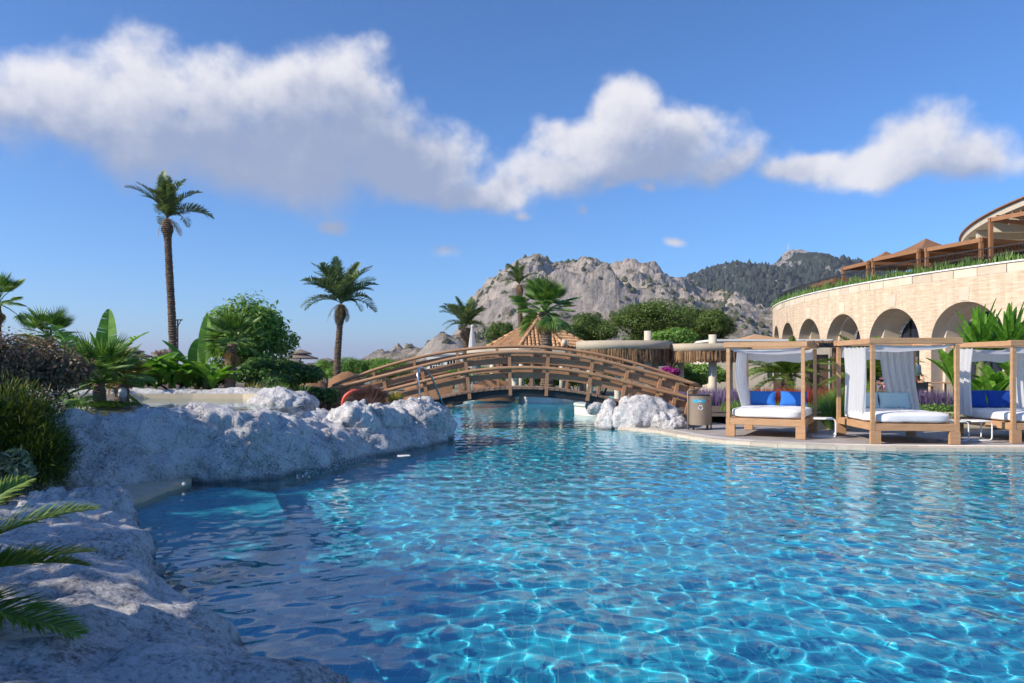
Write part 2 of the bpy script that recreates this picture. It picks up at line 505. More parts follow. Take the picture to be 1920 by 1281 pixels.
    L.new(h.outputs[0], bp.inputs['Height']); L.new(bp.outputs[0], B.inputs['Normal'])
    return m


def mosaic_material():
    """small glass-mosaic tiles in mixed blues with pale joints"""
    m, N, L, B = new_mat('blue_mosaic')
    tc = N.new('ShaderNodeTexCoord')
    br = N.new('ShaderNodeTexBrick')
    br.offset = 0.0; br.inputs['Scale'].default_value = 1.0
    br.inputs['Brick Width'].default_value = .10; br.inputs['Row Height'].default_value = .10
    br.inputs['Mortar Size'].default_value = .0035
    br.inputs['Color1'].default_value = (.012, .40, .60, 1); br.inputs['Color2'].default_value = (.05, .60, .77, 1)
    br.inputs['Mortar'].default_value = (.20, .64, .78, 1)
    L.new(tc.outputs['Object'], br.inputs['Vector'])
    n = add_noise(N, L, .6, 3)
    mr = N.new('ShaderNodeMapRange'); L.new(n, mr.inputs[0]); mr.inputs[3].default_value = .85; mr.inputs[4].default_value = 1.15
    mx = N.new('ShaderNodeMix'); mx.data_type = 'RGBA'; mx.blend_type = 'MULTIPLY'; mx.inputs[0].default_value = 1
    L.new(br.outputs[0], mx.inputs[6]); L.new(mr.outputs[0], mx.inputs[7])
    L.new(mx.outputs[2], B.inputs['Base Color']); B.inputs['Roughness'].default_value = .35
    return m


def paver_material():
    m, N, L, B = new_mat('grey_pavers')
    tc = N.new('ShaderNodeTexCoord')
    br = N.new('ShaderNodeTexBrick'); br.offset = .5
    br.inputs['Scale'].default_value = 1.0; br.inputs['Brick Width'].default_value = .20; br.inputs['Row Height'].default_value = .10
    br.inputs['Mortar Size'].default_value = .006
    br.inputs['Color1'].default_value = (.47, .43, .40, 1); br.inputs['Color2'].default_value = (.37, .335, .31, 1); br.inputs['Mortar'].default_value = (.24, .21, .19, 1)
    L.new(tc.outputs['Object'], br.inputs['Vector'])
    n = add_noise(N, L, 1.5, 6)
    mr = N.new('ShaderNodeMapRange'); L.new(n, mr.inputs[0]); mr.inputs[3].default_value = .7; mr.inputs[4].default_value = 1.3
    mx = N.new('ShaderNodeMix'); mx.data_type = 'RGBA'; mx.blend_type = 'MULTIPLY'; mx.inputs[0].default_value = 1
    L.new(br.outputs[0], mx.inputs[6]); L.new(mr.outputs[0], mx.inputs[7]); L.new(mx.outputs[2], B.inputs['Base Color'])
    B.inputs['Roughness'].default_value = .8
    b = N.new('ShaderNodeBump'); b.inputs['Distance'].default_value = .006; L.new(br.outputs['Fac'], b.inputs['Height']); b.invert = True
    L.new(b.outputs[0], B.inputs['Normal'])
    return m


def water_material(name='pool_water', tint=(.90, .985, 1.0)):
    m, N, L, B = new_mat(name)
    N.remove(B)
    g = N.new('ShaderNodeBsdfGlass'); g.inputs['IOR'].default_value = 1.333; g.inputs['Roughness'].default_value = 0.0
    g.inputs['Color'].default_value = (*tint, 1)
    L.new(g.outputs[0], N['Material Output'].inputs[0])
    return m


def mountain_material(name, rock1, rock2, green, slope0, slope1, sc1, veg=.5):
    m, N, L, B = new_mat(name)
    f = add_noise(N, L, sc1, 10, .68)
    rock = ramp(N, L, f, [(.32, rock1), (.68, rock2)])
    dk = add_noise(N, L, sc1 * 5, 9, .75)
    dm = N.new('ShaderNodeMapRange'); L.new(dk, dm.inputs[0]); dm.inputs[1].default_value = .45; dm.inputs[2].default_value = .62; dm.inputs[4].default_value = .62
    r2 = N.new('ShaderNodeMix'); r2.data_type = 'RGBA'; L.new(dm.outputs[0], r2.inputs[0]); L.new(rock, r2.inputs[6]); r2.inputs[7].default_value = (rock2[0] * .5, rock2[1] * .52, rock2[2] * .55, 1)
    g = N.new('ShaderNodeNewGeometry'); s = N.new('ShaderNodeSeparateXYZ'); L.new(g.outputs['True Normal'], s.inputs[0])
    nz = N.new('ShaderNodeMath'); nz.operation = 'MULTIPLY_ADD'; L.new(add_noise(N, L, sc1 * 2.2, 8, .7), nz.inputs[0]); nz.inputs[1].default_value = .55; L.new(s.outputs[2], nz.inputs[2])
    mr = N.new('ShaderNodeMapRange'); L.new(nz.outputs[0], mr.inputs[0]); mr.inputs[1].default_value = slope0; mr.inputs[2].default_value = slope1; mr.inputs[4].default_value = veg
    mx = N.new('ShaderNodeMix'); mx.data_type = 'RGBA'; L.new(mr.outputs[0], mx.inputs[0]); L.new(r2.outputs[2], mx.inputs[6])
    gr = ramp(N, L, add_noise(N, L, sc1 * 6, 6, .7), [(.35, green), (.65, tuple(c * .55 for c in green))])
    L.new(gr, mx.inputs[7]); L.new(mx.outputs[2], B.inputs['Base Color'])
    B.inputs['Roughness'].default_value = .95; B.inputs['Specular IOR Level'].default_value = .1
    b = N.new('ShaderNodeBump'); b.inputs['Strength'].default_value = 1.0; b.inputs['Distance'].default_value = 9.0
    L.new(add_noise(N, L, sc1 * 4, 10, .72), b.inputs['Height']); L.new(b.outputs[0], B.inputs['Normal'])
    return m


M['rock'] = rock_material()
M['mosaic'] = mosaic_material()
M['paver'] = paver_material()
M['water'] = water_material()
M['sand_plaster'] = mat('beige_pool_plaster', (.62, .52, .38), (.54, .45, .32), 4, .7, .1, 40)
M['ground'] = mat('dry_ground', (.30, .25, .18), (.17, .17, .09), .5, .95, .5, 5)
M['sea'] = mat('sea_water', (.02, .09, .19), (.025, .11, .22), .05, .25)


# ------------------------------------------------------------------ outline of the pool (seen from above, anticlockwise from the near right)
LEFT_ROCK_PATH = [(-7.2, 8.9), (-6.3, 9.25), (-5.4, 9.75), (-4.7, 10.4), (-3.75, 10.9), (-3.3, 11.7), (-2.95, 12.35), (-2.5, 13.7), (-2.05, 14.7), (-1.45, 16.4), (-1.42, 17.0), (-1.8, 17.9), (-2.5, 19.2), (-3.2, 20.5)]
NEAR_ROCK_PATH = [(.45, 1.6), (-.05, 2.9), (-.66, 3.75), (-1.50, 4.35), (-2.32, 5.35), (-2.85, 6.1), (-3.36, 6.9), (-3.78, 7.7), (-4.35, 8.35), (-5.2, 8.7), (-6.2, 8.6)]
DECK_EDGE = [(2.55, 20.4), (2.7, 19.6), (3.57, 18.55), (4.05, 17.0), (4.65, 15.95), (5.3, 15.45), (5.95, 15.1), (7.14, 14.75), (8.6, 14.58), (9.95, 14.5), (12.0, 14.4), (14.5, 13.6), (17.0, 11.5), (18.2, 8.0), (18.2, 1.4)]


def catmull(pts, n):
    pts = [np.array(p, float) for p in pts]
    pts = [2 * pts[0] - pts[1]] + pts + [2 * pts[-1] - pts[-2]]
    out = []
    for i in range(1, len(pts) - 2):
        p0, p1, p2, p3 = pts[i - 1:i + 3]
        for k in range(n):
            t = k / n
            out.append(.5 * ((2 * p1) + (-p0 + p2) * t + (2 * p0 - 5 * p1 + 4 * p2 - p3) * t * t + (-p0 + 3 * p1 - 3 * p2 + p3) * t ** 3))
    out.append(pts[-2])
    return np.array(out)


deck_curve = catmull(DECK_EDGE, 8)
# ground edge on the left runs half a metre inside the rocks that stand on it
left_in = [(-.9, 1.4), (-1.2, 3.3), (-2.1, 4.3), (-3.0, 5.2), (-3.5, 6.3), (-4.0, 7.6), (-4.75, 8.62), (-4.66, 9.2), (-4.75, 10.2), (-4.85, 10.9), (-3.9, 11.7), (-3.3, 12.8), (-2.9, 14.0), (-2.5, 15.2), (-2.2, 16.2), (-2.3, 17.4), (-3.2, 19.4), (-4.0, 22.0), (-5.0, 26.0), (-6.2, 31.0), (-6.0, 36.0)]
back_edge = [(-3.0, 38.5), (1.0, 38.5), (5.0, 38.0), (5.6, 33.0), (4.4, 27.0), (3.4, 23.0)]
POOL = [tuple(p) for p in left_in] + back_edge + [tuple(p) for p in deck_curve]


def sheet_with_hole(name, outer, hole, z, m):
    bm = bmesh.new(); edges = []
    for loop in (outer, hole):
        vs = [bm.verts.new((p[0], p[1], z)) for p in loop]
        for i in range(len(vs)): edges.append(bm.edges.new((vs[i], vs[(i + 1) % len(vs)])))
    bmesh.ops.triangle_fill(bm, use_beauty=True, use_dissolve=False, edges=edges, normal=(0, 0, 1))
    for f in bm.faces:
        if f.normal.z < 0: f.normal_flip()
    me = bpy.data.meshes.new(name); bm.to_mesh(me); bm.free(); me.materials.append(m)
    return obj(name, me)


outer = [(-70, -40), (6000, -40), (6000, 6000), (-250, 6000), (-250, 560), (-130, 330), (-70, 120)]
g = sheet_with_hole('ground', outer, POOL, .10, M['ground']); tag(g, kind='structure')

sea = MB().add([(-20000, -200, -3.0), (20000, -200, -3.0), (20000, 21000, -3.0), (-20000, 21000, -3.0)], [(0, 1, 2, 3)]).build('sea', M['sea'])
tag(sea, kind='structure')

# pool basin: floor that shelves up towards the bridge, and tiled walls
ys = np.linspace(1.0, 39.5, 60); xs = np.linspace(-8, 19, 40)
X, Y = np.meshgrid(xs, ys)
t = np.clip((Y - 9.0) / 15.0, 0, 1); t = t * t * (3 - 2 * t)
Z = -.80 + .22 * t
idx = np.arange(X.size).reshape(X.shape)
F = np.stack([idx[:-1, :-1], idx[:-1, 1:], idx[1:, 1:], idx[1:, :-1]], -1).reshape(-1, 4)
pf = obj('pool_floor', mesh_np('pool_floor', np.stack([X, Y, Z], -1).reshape(-1, 3), F, M['mosaic'], True)); tag(pf, kind='structure')
pf.cycles.is_caustics_receiver = True
mb = MB(); n = len(POOL)
mb.add([(p[0], p[1], .098) for p in POOL] + [(p[0], p[1], -1.6) for p in POOL], [(i, (i + 1) % n, n + (i + 1) % n, n + i)[::-1] for i in range(n)])
pw = mb.build('pool_wall', M['mosaic']); tag(pw, kind='structure'); pw.cycles.is_caustics_receiver = True
# steps under water at the left
stp = [(-4.9, 8.75), (-4.0, 7.6), (-3.2, 6.3), (-2.4, 6.9), (-2.6, 8.6), (-3.3, 10.3), (-4.2, 10.75), (-4.65, 9.95)]
for z, k in ((-.30, 1.0),):
    c = np.array([-4.6, 9.2]); q = [tuple(c + (np.array(p) - c) * k) for p in stp]
    mb = MB(); n = len(q)
    mb.add([(p[0], p[1], z) for p in q] + [(p[0], p[1], z - 1.2) for p in q], [tuple(range(n))] + [(i, n + i, n + (i + 1) % n, (i + 1) % n) for i in range(n)])
    o = mb.build('pool_step', M['mosaic'], pf); o.cycles.is_caustics_receiver = True

# water surface: a sum of short wind ripples
_w = np.random.default_rng(3); WAVES = []
for i in range(46):
    lam = math.exp(_w.uniform(math.log(.105), math.log(.62))); th = _w.normal(.8, 1.1)
    WAVES.append((2 * math.pi / lam * math.cos(th), 2 * math.pi / lam * math.sin(th), _w.uniform(0, 6.28), .00165 * lam ** 1.05))


def wave_height(X, Y):
    Z = np.zeros_like(X)
    for kx, ky, p, a in WAVES: Z += a * np.sin(kx * X + ky * Y + p)
    return Z


ys = [1.0]
while ys[-1] < 39.2: ys.append(ys[-1] + max(.024, ys[-1] * .0036))
xs = np.concatenate([np.arange(-6.5, 9, .028), np.arange(9, 19.2, .055)])
X, Y = np.meshgrid(xs, np.array(ys)); Z = wave_height(X, Y) + .045
idx = np.arange(X.size).reshape(X.shape)
F = np.stack([idx[:-1, :-1], idx[:-1, 1:], idx[1:, 1:], idx[1:, :-1]], -1).reshape(-1, 4)
wat = obj('pool_water', mesh_np('pool_water', np.stack([X, Y, Z], -1).reshape(-1, 3), F, M['water'], True)); tag(wat, kind='structure')
wat.cycles.is_caustics_caster = True


# ------------------------------------------------------------------ deck round the pool
def poly_sheet(name, pts, z, m, parent=None):
    bm = bmesh.new(); vs = [bm.verts.new((p[0], p[1], z)) for p in pts]
    bm.faces.new(vs); bmesh.ops.triangulate(bm, faces=bm.faces[:])
    for f in bm.faces:
        if f.normal.z < 0: f.normal_flip()
    me = bpy.data.meshes.new(name); bm.to_mesh(me); bm.free(); me.materials.append(m)
    return obj(name, me, parent)


def offset_curve(c, d):
    """shift to the left of the direction of travel"""
    t = np.gradient(c, axis=0); t /= np.linalg.norm(t, axis=1)[:, None]
    return c + np.stack([-t[:, 1], t[:, 0]], -1) * d


inner = offset_curve(deck_curve, .42)
deck = poly_sheet('pool_deck', [tuple(p) for p in inner] + [(24, 1.4), (24, 33), (5.0, 33), (4.6, 27), (3.7, 23)], .108, M['paver'])
tag(deck, kind='structure')
# coping stones laid along the edge
seg = np.concatenate([[0], np.cumsum(np.linalg.norm(np.diff(deck_curve, axis=0), axis=1))])
tot = seg[-1]; L0 = .55; k = 0
at = lambda c, s: np.array([np.interp(s, seg, c[:, 0]), np.interp(s, seg, c[:, 1])])
lip = offset_curve(deck_curve, -.045)
while k * L0 + L0 < tot:
    a, b = k * L0 + .003, (k + 1) * L0 - .003
    p = [at(lip, a), at(lip, b), at(inner, b), at(inner, a)]
    h = .118 + random.uniform(-.003, .003)
    mb = MB()
    mb.add([(*q, -.06) for q in p] + [(*q, h) for j, q in enumerate(p)], [(0, 3, 2, 1), (4, 5, 6, 7), (0, 1, 5, 4), (1, 2, 6, 5), (2, 3, 7, 6), (3, 0, 4, 7)][:])
    mb.build('coping_stone', M['coping'], deck); k += 1
# overflow grating: a row of short bars set along the coping
mb = MB(); s = .2
while s < tot * .62:
    p = at(inner, s); q = at(offset_curve(deck_curve, .30), s)
    mb.bar((*q, .124), (*p, .124), .022, .008); s += .05
tag(mb.build('overflow_grating', M['white_render'], deck), kind='stuff')

# ledge of pale plaster between the two rocks on the left
led = poly_sheet('ledge', [(-8.5, 8.3), (-5.4, 8.45), (-4.62, 8.64), (-4.55, 9.3), (-4.60, 9.95), (-4.55, 10.6), (-4.9, 11.2), (-8.5, 11.2)], .118, M['sand_plaster'])
tag(led, kind='structure')
mb = MB(); e = [(-4.62, 8.64), (-4.55, 9.3), (-4.60, 9.95), (-4.55, 10.6)]
for a, b in zip(e[:-1], e[1:]): mb.add([(*a, .1175), (*b, .1175), (*b, -.6), (*a, -.6)], [(3, 2, 1, 0)])
mb.build('ledge_face', M['sand_plaster'], led)


# ------------------------------------------------------------------ artificial rock
def rock_noise(p, amp, sc):
    a = mnoise.fractal(p * (.55 * sc), 1.0, 2.1, 4)
    b = mnoise.ridged_multi_fractal(p * (.9 * sc) + Vector((7, 3, 1)), 0.9, 2.2, 4, 1.0, 2.0) - 1.0
    c = mnoise.fractal(p * (3.2 * sc), .9, 2.0, 4)
    v = mnoise.voronoi(p * (1.5 * sc))[0]
    e = mnoise.fractal(p * (9.0 * sc), .8, 2.0, 3)
    q = Vector((p.x * 2.3, p.y * 2.3, p.z * .55)) * sc
    rill = mnoise.ridged_multi_fractal(q, .9, 2.1, 4, 1.0, 2.0) - 1.1
    k = mnoise.voronoi(p * (.8 * sc) + Vector((a, b, c)) * .25)[0]; crease = math.exp(-((k[1] - k[0]) / .10) ** 2)
    return amp * (-.42 * crease + 1.0 * a + .55 * b + .30 * c + .09 * e + .70 * ((v[1] - v[0]) - .3) + .30 * rill)


def rock_sheet(name, path, prof_fn, ns, amp, nsc=1.0, side=1, mt=70):
    c = catmull(path, ns)
    t = np.gradient(c[:, :2], axis=0); t /= np.linalg.norm(t, axis=1)[:, None]
    inn = np.stack([-t[:, 1], t[:, 0]], -1) * side
    # soften the inward directions so that rows do not cross
    for _ in range(10):
        inn[1:-1] = (inn[:-2] + inn[1:-1] * 2 + inn[2:]) / 4
    inn /= np.linalg.norm(inn, axis=1)[:, None]
    rows = []
    for i in range(len(c)):
        prof = catmull(prof_fn(i / (len(c) - 1), c[i]), 10)
        l = np.concatenate([[0], np.cumsum(np.linalg.norm(np.diff(prof, axis=0), axis=1))])
        s = np.linspace(0, l[-1], mt)
        d = np.interp(s, l, prof[:, 0]); z = np.interp(s, l, prof[:, 1])
        rows.append(np.stack([c[i, 0] + inn[i, 0] * d, c[i, 1] + inn[i, 1] * d, z], -1))
    V = np.array(rows)
    du = np.gradient(V, axis=0); dv = np.gradient(V, axis=1)
    nrm = np.cross(du, dv); nrm /= np.linalg.norm(nrm, axis=2)[:, :, None] + 1e-9
    if nrm[len(c) // 2, mt // 2, 2] < 0: nrm = -nrm; flip = True
    else: flip = False
    W = V.reshape(-1, 3); NN = nrm.reshape(-1, 3)
    for k in range(len(W)):
        p = Vector(W[k]); W[k] += NN[k] * rock_noise(p, amp, nsc)
    idx = np.arange(len(W)).reshape(len(c), mt)
    F = np.stack([idx[:-1, :-1], idx[1:, :-1], idx[1:, 1:], idx[:-1, 1:]], -1).reshape(-1, 4)
    if flip: F = F[:, ::-1]
    return obj(name, mesh_np(name, W, F, M['rock'], True))


def left_prof(u, c):
    H = np.interp(u, [0, .12, .25, .38, .48, .58, .68, .75, .85, 1], [1.04, 1.10, 1.12, 1.02, .84, .84, .92, .97, .82, .5])
    W = np.interp(u, [0, .25, .42, .55, .66, .75, 1], [.75, .75, .9, 1.45, 1.0, .55, .5])
    return [(-.12, -1.0), (-.02, -.25), (.02, .12), (W * .16, H * .42), (W * .42, H * .70), (W * .72, H * .93), (W, H), (W + .4, H * .92), (W + .8, H * .72), (W + 1.2, H * .25)]


lr = rock_sheet('rock_ledge', LEFT_ROCK_PATH, left_prof, 22, .16, 1.0, 1, 84)
tag(lr, 'long grey-white artificial rock wall along the left side of the pool, water spilling down it', 'rock')


def near_prof(u, c):
    H = np.interp(u, [0, .2, .35, .5, .62, .72, .82, 1], [.50, .50, .52, .50, .44, .36, .36, .2])
    A = np.array([(-.15, -1.6), (-.04, -.3), (0, .02), (.12, H * .36), (.38, H * .66), (.75, H * .9), (1.2, H), (2.0, H * 1.12), (3.0, H * 1.15), (4.2, H * .9)])
    B = np.array([(-.15, -1.6), (-.04, -.3), (0, .02), (.08, H * .5), (.25, H * .9), (.5, H), (.8, H * .95), (1.15, H * .6), (1.4, .1), (1.7, -.1)])
    k = min(1, max(0, (u - .50) / .26)); k = k * k * (3 - 2 * k)
    return [tuple(q) for q in A * (1 - k) + B * k]


nr = rock_sheet('foreground_rock', NEAR_ROCK_PATH, near_prof, 26, .105, 1.25, 1, 110)
tag(nr, 'broad grey-white artificial rock in the near corner, sloping into the water under palm fronds', 'rock')


def boulder(name, parts, label, sub=5, amp=.13, nsc=1.5, parent=None, group=None):
    """one boulder: lumps (centre, radii) fused into one rough body"""
    bm = bmesh.new()
    for c, r in parts:
        res = bmesh.ops.create_icosphere(bm, subdivisions=sub, radius=1.0)
        for v in res['verts']:
            n = v.co.normalized()
            p = Vector((c[0] + n.x * r[0], c[1] + n.y * r[1], c[2] + n.z * r[2]))
            v.co = p + n * rock_noise(p, amp, nsc)
    me = bpy.data.meshes.new(name); bm.to_mesh(me); bm.free(); me.materials.append(M['rock'])
    me.polygons.foreach_set('use_smooth', [True] * len(me.polygons))
    o = obj(name, me, parent)
    if label: tag(o, label, 'rock', group)
    return o


boulder('boulder', [((-4.42, 7.95, .12), (.42, .40, .34)), ((-4.75, 7.7, .15), (.40, .40, .26))], 'craggy pale rock peak at the back of the foreground rock', 5, .11, 2.4)
boulder('boulder', [(P(532, 768, 15.2), (.72, .7, .42))], 'rounded pale boulder at the spill edge behind the long rock wall', 5, .10)
boulder('boulder', [(P(655, 800, 14.6), (.62, .55, .46)), (P(700, 790, 15.2), (.55, .5, .40))], 'sunlit faceted boulder on the rock wall below the coral life ring', 5, .15)
boulder('boulder', [(P(770, 790, 16.4), (.80, .62, .50)), (P(822, 800, 16.9), (.42, .5, .55))], 'pale boulder at the tip of the rock wall under the bridge end', 5, .12)
boulder('boulder', [((XA(1205, 19.6), 19.75, .30), (.92, .62, .60)), ((XA(1190, 19.6), 19.85, .62), (.42, .42, .30)), ((XA(1142, 19.8), 20.0, .22), (.34, .5, .66)), ((XA(1128, 20), 20.2, .60), (.40, .45, .24)), ((XA(1262, 19.2), 19.2, .14), (.40, .36, .26)), ((XA(1242, 19.4), 19.4, .22), (.5, .4, .32))],
        'craggy white rock carrying the right foot of the bridge', 5, .10)
# low rock rim round the upper basin
RIM = [(-12.5, 16.05), (-10.5, 16.8), (-8.8, 17.3), (-7.4, 17.42), (-6.2, 17.3), (-5.4, 16.85)]
rr = rock_sheet('low_rocks', RIM, lambda u, c: [(-.02, 1.0), (.0, 1.05), (.05, 1.12), (.25, 1.17), (.55, 1.14), (.8, 1.0), (.9, .7)], 16, .045, 2.2, 1, 30)
tag(rr, 'low white rock rim behind the upper basin', 'rock')

# upper basin: plaster shell and still water
ub = [(-12.5, 11.6), (-6.4, 11.2), (-5.0, 12.1), (-4.3, 13.2), (-3.9, 14.6), (-4.6, 16.2), (-5.4, 16.75), (-6.2, 17.2), (-7.4, 17.3), (-8.8, 17.2), (-10.5, 16.7), (-12.5, 16.0)]
bs = poly_sheet('upper_basin', ub, .62, M['sand_plaster']); tag(bs, kind='structure')
mb = MB(); n = len(ub)
mb.add([(*p, 1.07) for p in ub] + [(*p, .0) for p in ub], [(i, (i + 1) % n, n + (i + 1) % n, n + i)[::-1] for i in range(5, n - 1)])
mb.build('basin_wall', M['sand_plaster'], bs)
xs = np.arange(-12.4, -3.8, .09); ys2 = np.arange(11.1, 17.4, .09); X, Y = np.meshgrid(xs, ys2)
Z = .955 + wave_height(X * 1.3, Y * 1.3) * .35
idx = np.arange(X.size).reshape(X.shape)
F = np.stack([idx[:-1, :-1], idx[:-1, 1:], idx[1:, 1:], idx[1:, :-1]], -1).reshape(-1, 4)
# keep only the cells inside the basin


def inside(px, py, poly):
    r = np.zeros(px.shape, bool); n = len(poly); j = n - 1
    for i in range(n):
        xi, yi = poly[i]; xj, yj = poly[j]
        c = ((yi > py) != (yj > py)) & (px < (xj - xi) * (py - yi) / (yj - yi + 1e-12) + xi)
        r ^= c; j = i
    return r


cx_, cy_ = X[:-1, :-1].ravel() + .045, Y[:-1, :-1].ravel() + .045
F = F[inside(cx_, cy_, ub)]
uw = obj('basin_water', mesh_np('basin_water', np.stack([X, Y, Z], -1).reshape(-1, 3), F, M['water'], True)); tag(uw, kind='structure')

# raised bed of soil behind the upper basin
bed = [(-30, 16.0), (-12.5, 16.3), (-10.5, 17.0), (-8.8, 17.6), (-7.4, 17.75), (-6.0, 17.6), (-5.3, 17.2), (-4.9, 19.0), (-5.6, 22.5), (-7.5, 26), (-30, 26)]
b0 = poly_sheet('planting_bed', bed, 1.04, M['soil']); tag(b0, kind='structure')
mb = MB(); n = len(bed)
mb.add([(*p, 1.038) for p in bed] + [(*p, .0) for p in bed], [(i, (i + 1) % n, n + (i + 1) % n, n + i)[::-1] for i in range(n)])
mb.build('bed_edge', M['soil'], b0)
bed = [(-30, 2.0), (-7.0, 2.0), (-6.0, 6.0), (-6.4, 8.2), (-7.6, 10.2), (-7.2, 11.4), (-7.6, 13.0), (-12, 15.0), (-30, 15.0)]
b1 = poly_sheet('planting_bed', bed, .34, M['soil']); tag(b1, kind='structure')
mb = MB(); n = len(bed)
mb.add([(*p, .338) for p in bed] + [(*p, .0) for p in bed], [(i, (i + 1) % n, n + (i + 1) % n, n + i)[::-1] for i in range(n)])
mb.build('bed_edge', M['soil'], b1)


# ------------------------------------------------------------------ mountains
def profile(pts, Yr):
    a = np.array(pts, float)
    return (a[:, 0] - 960) / FPX * Yr, CZ + (HZ - a[:, 1]) / FPX * Yr


def mountain(name, pts, Yr, Yf, Yb, x0, x1, nx, ny, amps, m, power, seed):
    PX, PZ = profile(pts, Yr)
    xs = np.linspace(x0, x1, nx); ys = np.linspace(Yf, Yb, ny)
    V = np.zeros((ny, nx, 3))
    off = Vector((seed * 13.1, seed * 7.7, seed * 3.3))
    for j, y in enumerate(ys):
        for i, x in enumerate(xs):
            p = Vector((x, y, 0)) + off
            wob = mnoise.fractal(p / 170, 1.0, 2.0, 3)
            xr = x + 26 * wob * abs(1 - y / Yr) * 2.0
            zr = float(np.interp(xr, PX, PZ)) if j < 10 ** 9 else 0
            t = (y - Yf) / (Yr - Yf)
            if t <= 1:
                tt = min(1, max(0, t + .10 * wob * (1 - t) * 2))
                g = tt ** power
                g = g + .05 * math.sin(tt * 11 + 3 * wob) * (1 - tt) * tt * 4
            else:
                g = max(0, 1 - ((y - Yr) / (Yb - Yr)) ** 1.3)
            k = min(1, max(0, g)) ** .7
            edge = .12 + .88 * min(1, abs(y - Yr) / (.12 * Yr))
            rd = mnoise.ridged_multi_fractal(p / amps[1], .95, 2.15, 6, 1.0, 2.0) - 1.1
            fr = mnoise.fractal(p / amps[3], .85, 2.1, 5)
            V[j, i] = (x, y, zr * g + k * (amps[0] * rd * edge + amps[2] * fr * (.4 + .6 * edge)) - 2)
    idx = np.arange(nx * ny).reshape(ny, nx)
    F = np.stack([idx[:-1, :-1], idx[:-1, 1:], idx[1:, 1:], idx[1:, :-1]], -1).reshape(-1, 4)
    o = obj(name, mesh_np(name, V.reshape(-1, 3), F, m, False)); tag(o, kind='structure')
    return o, V


M['limestone'] = mountain_material('limestone', (.56, .475, .40), (.34, .305, .275), (.25, .21, .125), .98, 1.20, .012, .8)
M['forest_slope'] = mountain_material('forest_slope', (.46, .42, .38), (.32, .30, .28), (.05, .065, .045), .72, .92, .010, 1.0)
near_pts = [(700, 705), (780, 670), (830, 656), (866, 638), (884, 585), (900, 548), (925, 522), (950, 505), (975, 488), (1000, 477), (1018, 482), (1032, 490), (1060, 489), (1085, 486), (1105, 489), (1120, 498), (1140, 497), (1158, 493), (1180, 500), (1205, 511), (1230, 520), (1252, 530), (1268, 546), (1300, 552), (1350, 566), (1400, 578), (1450, 592), (1520, 612), (1700, 640), (2100, 660)]
hill_near, VN = mountain('mountain', near_pts, 1100, 600, 1500, -230, 760, 380, 210, (34, 120, 11, 34), M['limestone'], .82, 1)
far_pts = [(900, 640), (1100, 590), (1200, 565), (1262, 540), (1300, 518), (1330, 506), (1352, 499), (1372, 494), (1395, 502), (1420, 503), (1446, 499), (1462, 484), (1478, 472), (1492, 468), (1506, 469), (1525, 480), (1550, 492), (1575, 498), (1620, 515), (1700, 530), (1800, 545), (2000, 570), (2400, 640)]
hill_far, VF = mountain('mountain', far_pts, 2200, 1300, 3000, 0, 1900, 300, 150, (34, 170, 12, 60), M['forest_slope'], .78, 2)


def scatter_on(V, n, size, mname, m, parent, accept, seed, tall=1.0):
    r = np.random.default_rng(seed); ny, nx, _ = V.shape; vs = []; fs = []; k = 0
    base = np.array([(1, 0, 0), (0, 1, 0), (-1, 0, 0), (0, -1, 0), (0, 0, 1.5 * tall), (.6, .6, .8), (-.6, .6, .8), (-.6, -.6, .8), (.6, -.6, .8)], float)
    fc = np.array([(0, 5, 8), (0, 1, 5), (1, 6, 5), (1, 2, 6), (2, 7, 6), (2, 3, 7), (3, 8, 7), (3, 0, 8), (4, 8, 5), (4, 5, 6), (4, 6, 7), (4, 7, 8)])
    while k < n:
        j, i = r.integers(0, ny - 1), r.integers(0, nx - 1)
        p = V[j, i] + (V[j + 1, i + 1] - V[j, i]) * r.random()
        if not accept(p, r): 
            continue
        s = size * r.uniform(.5, 1.3)
        a = r.uniform(0, 6.28); ro = np.array([[math.cos(a), -math.sin(a), 0], [math.sin(a), math.cos(a), 0], [0, 0, 1]])
        vs.append((base * r.uniform(.7, 1.25, (9, 3)) * s) @ ro.T + p - np.array([0, 0, s * .25])); fs.append(fc + 9 * k); k += 1
    o = obj(mname, mesh_np(mname, np.concatenate(vs), np.concatenate(fs), m), parent); tag(o, kind='stuff')
    return o


M['far_scrub'] = mat('far_scrub', (.085, .095, .05), (.06, .07, .036), .05, .95, isl=.35)
M['far_pines'] = mat('far_pines', (.036, .050, .036), (.026, .036, .026), .02, .95, isl=.40)
scatter_on(VN, 1500, 3.6, 'mountain_scrub', M['far_scrub'], hill_near, lambda p, r: p[1] < 1180 and (p[2] > 20) and mnoise.noise(Vector(p) / 90) + r.random() * .5 > .28, 3)
scatter_on(VF, 9000, 8.0, 'mountain_forest', M['far_pines'], hill_far, lambda p, r: p[1] < 2300 and p[0] > 250 and p[0] < 1300 and (p[2] > 90 + 60 * mnoise.noise(Vector(p) / 200)) and not (p[2] > 262 and abs(p[0] - 835) < 85), 4, 1.3)
def crag(parts, m, parent, amp, nsc, zs=1.0):
    bm = bmesh.new()
    for c, r_ in parts:
        res = bmesh.ops.create_icosphere(bm, subdivisions=5, radius=1.0)
        for v in res['verts']:
            n_ = v.co.normalized(); p = Vector((c[0] + n_.x * r_[0], c[1] + n_.y * r_[1], c[2] + n_.z * r_[2])); v.co = p + n_ * rock_noise(p, amp, nsc)
    me = bpy.data.meshes.new('summit_crag'); bm.to_mesh(me); bm.free(); me.materials.append(m)
    return obj('summit_crag', me, parent)


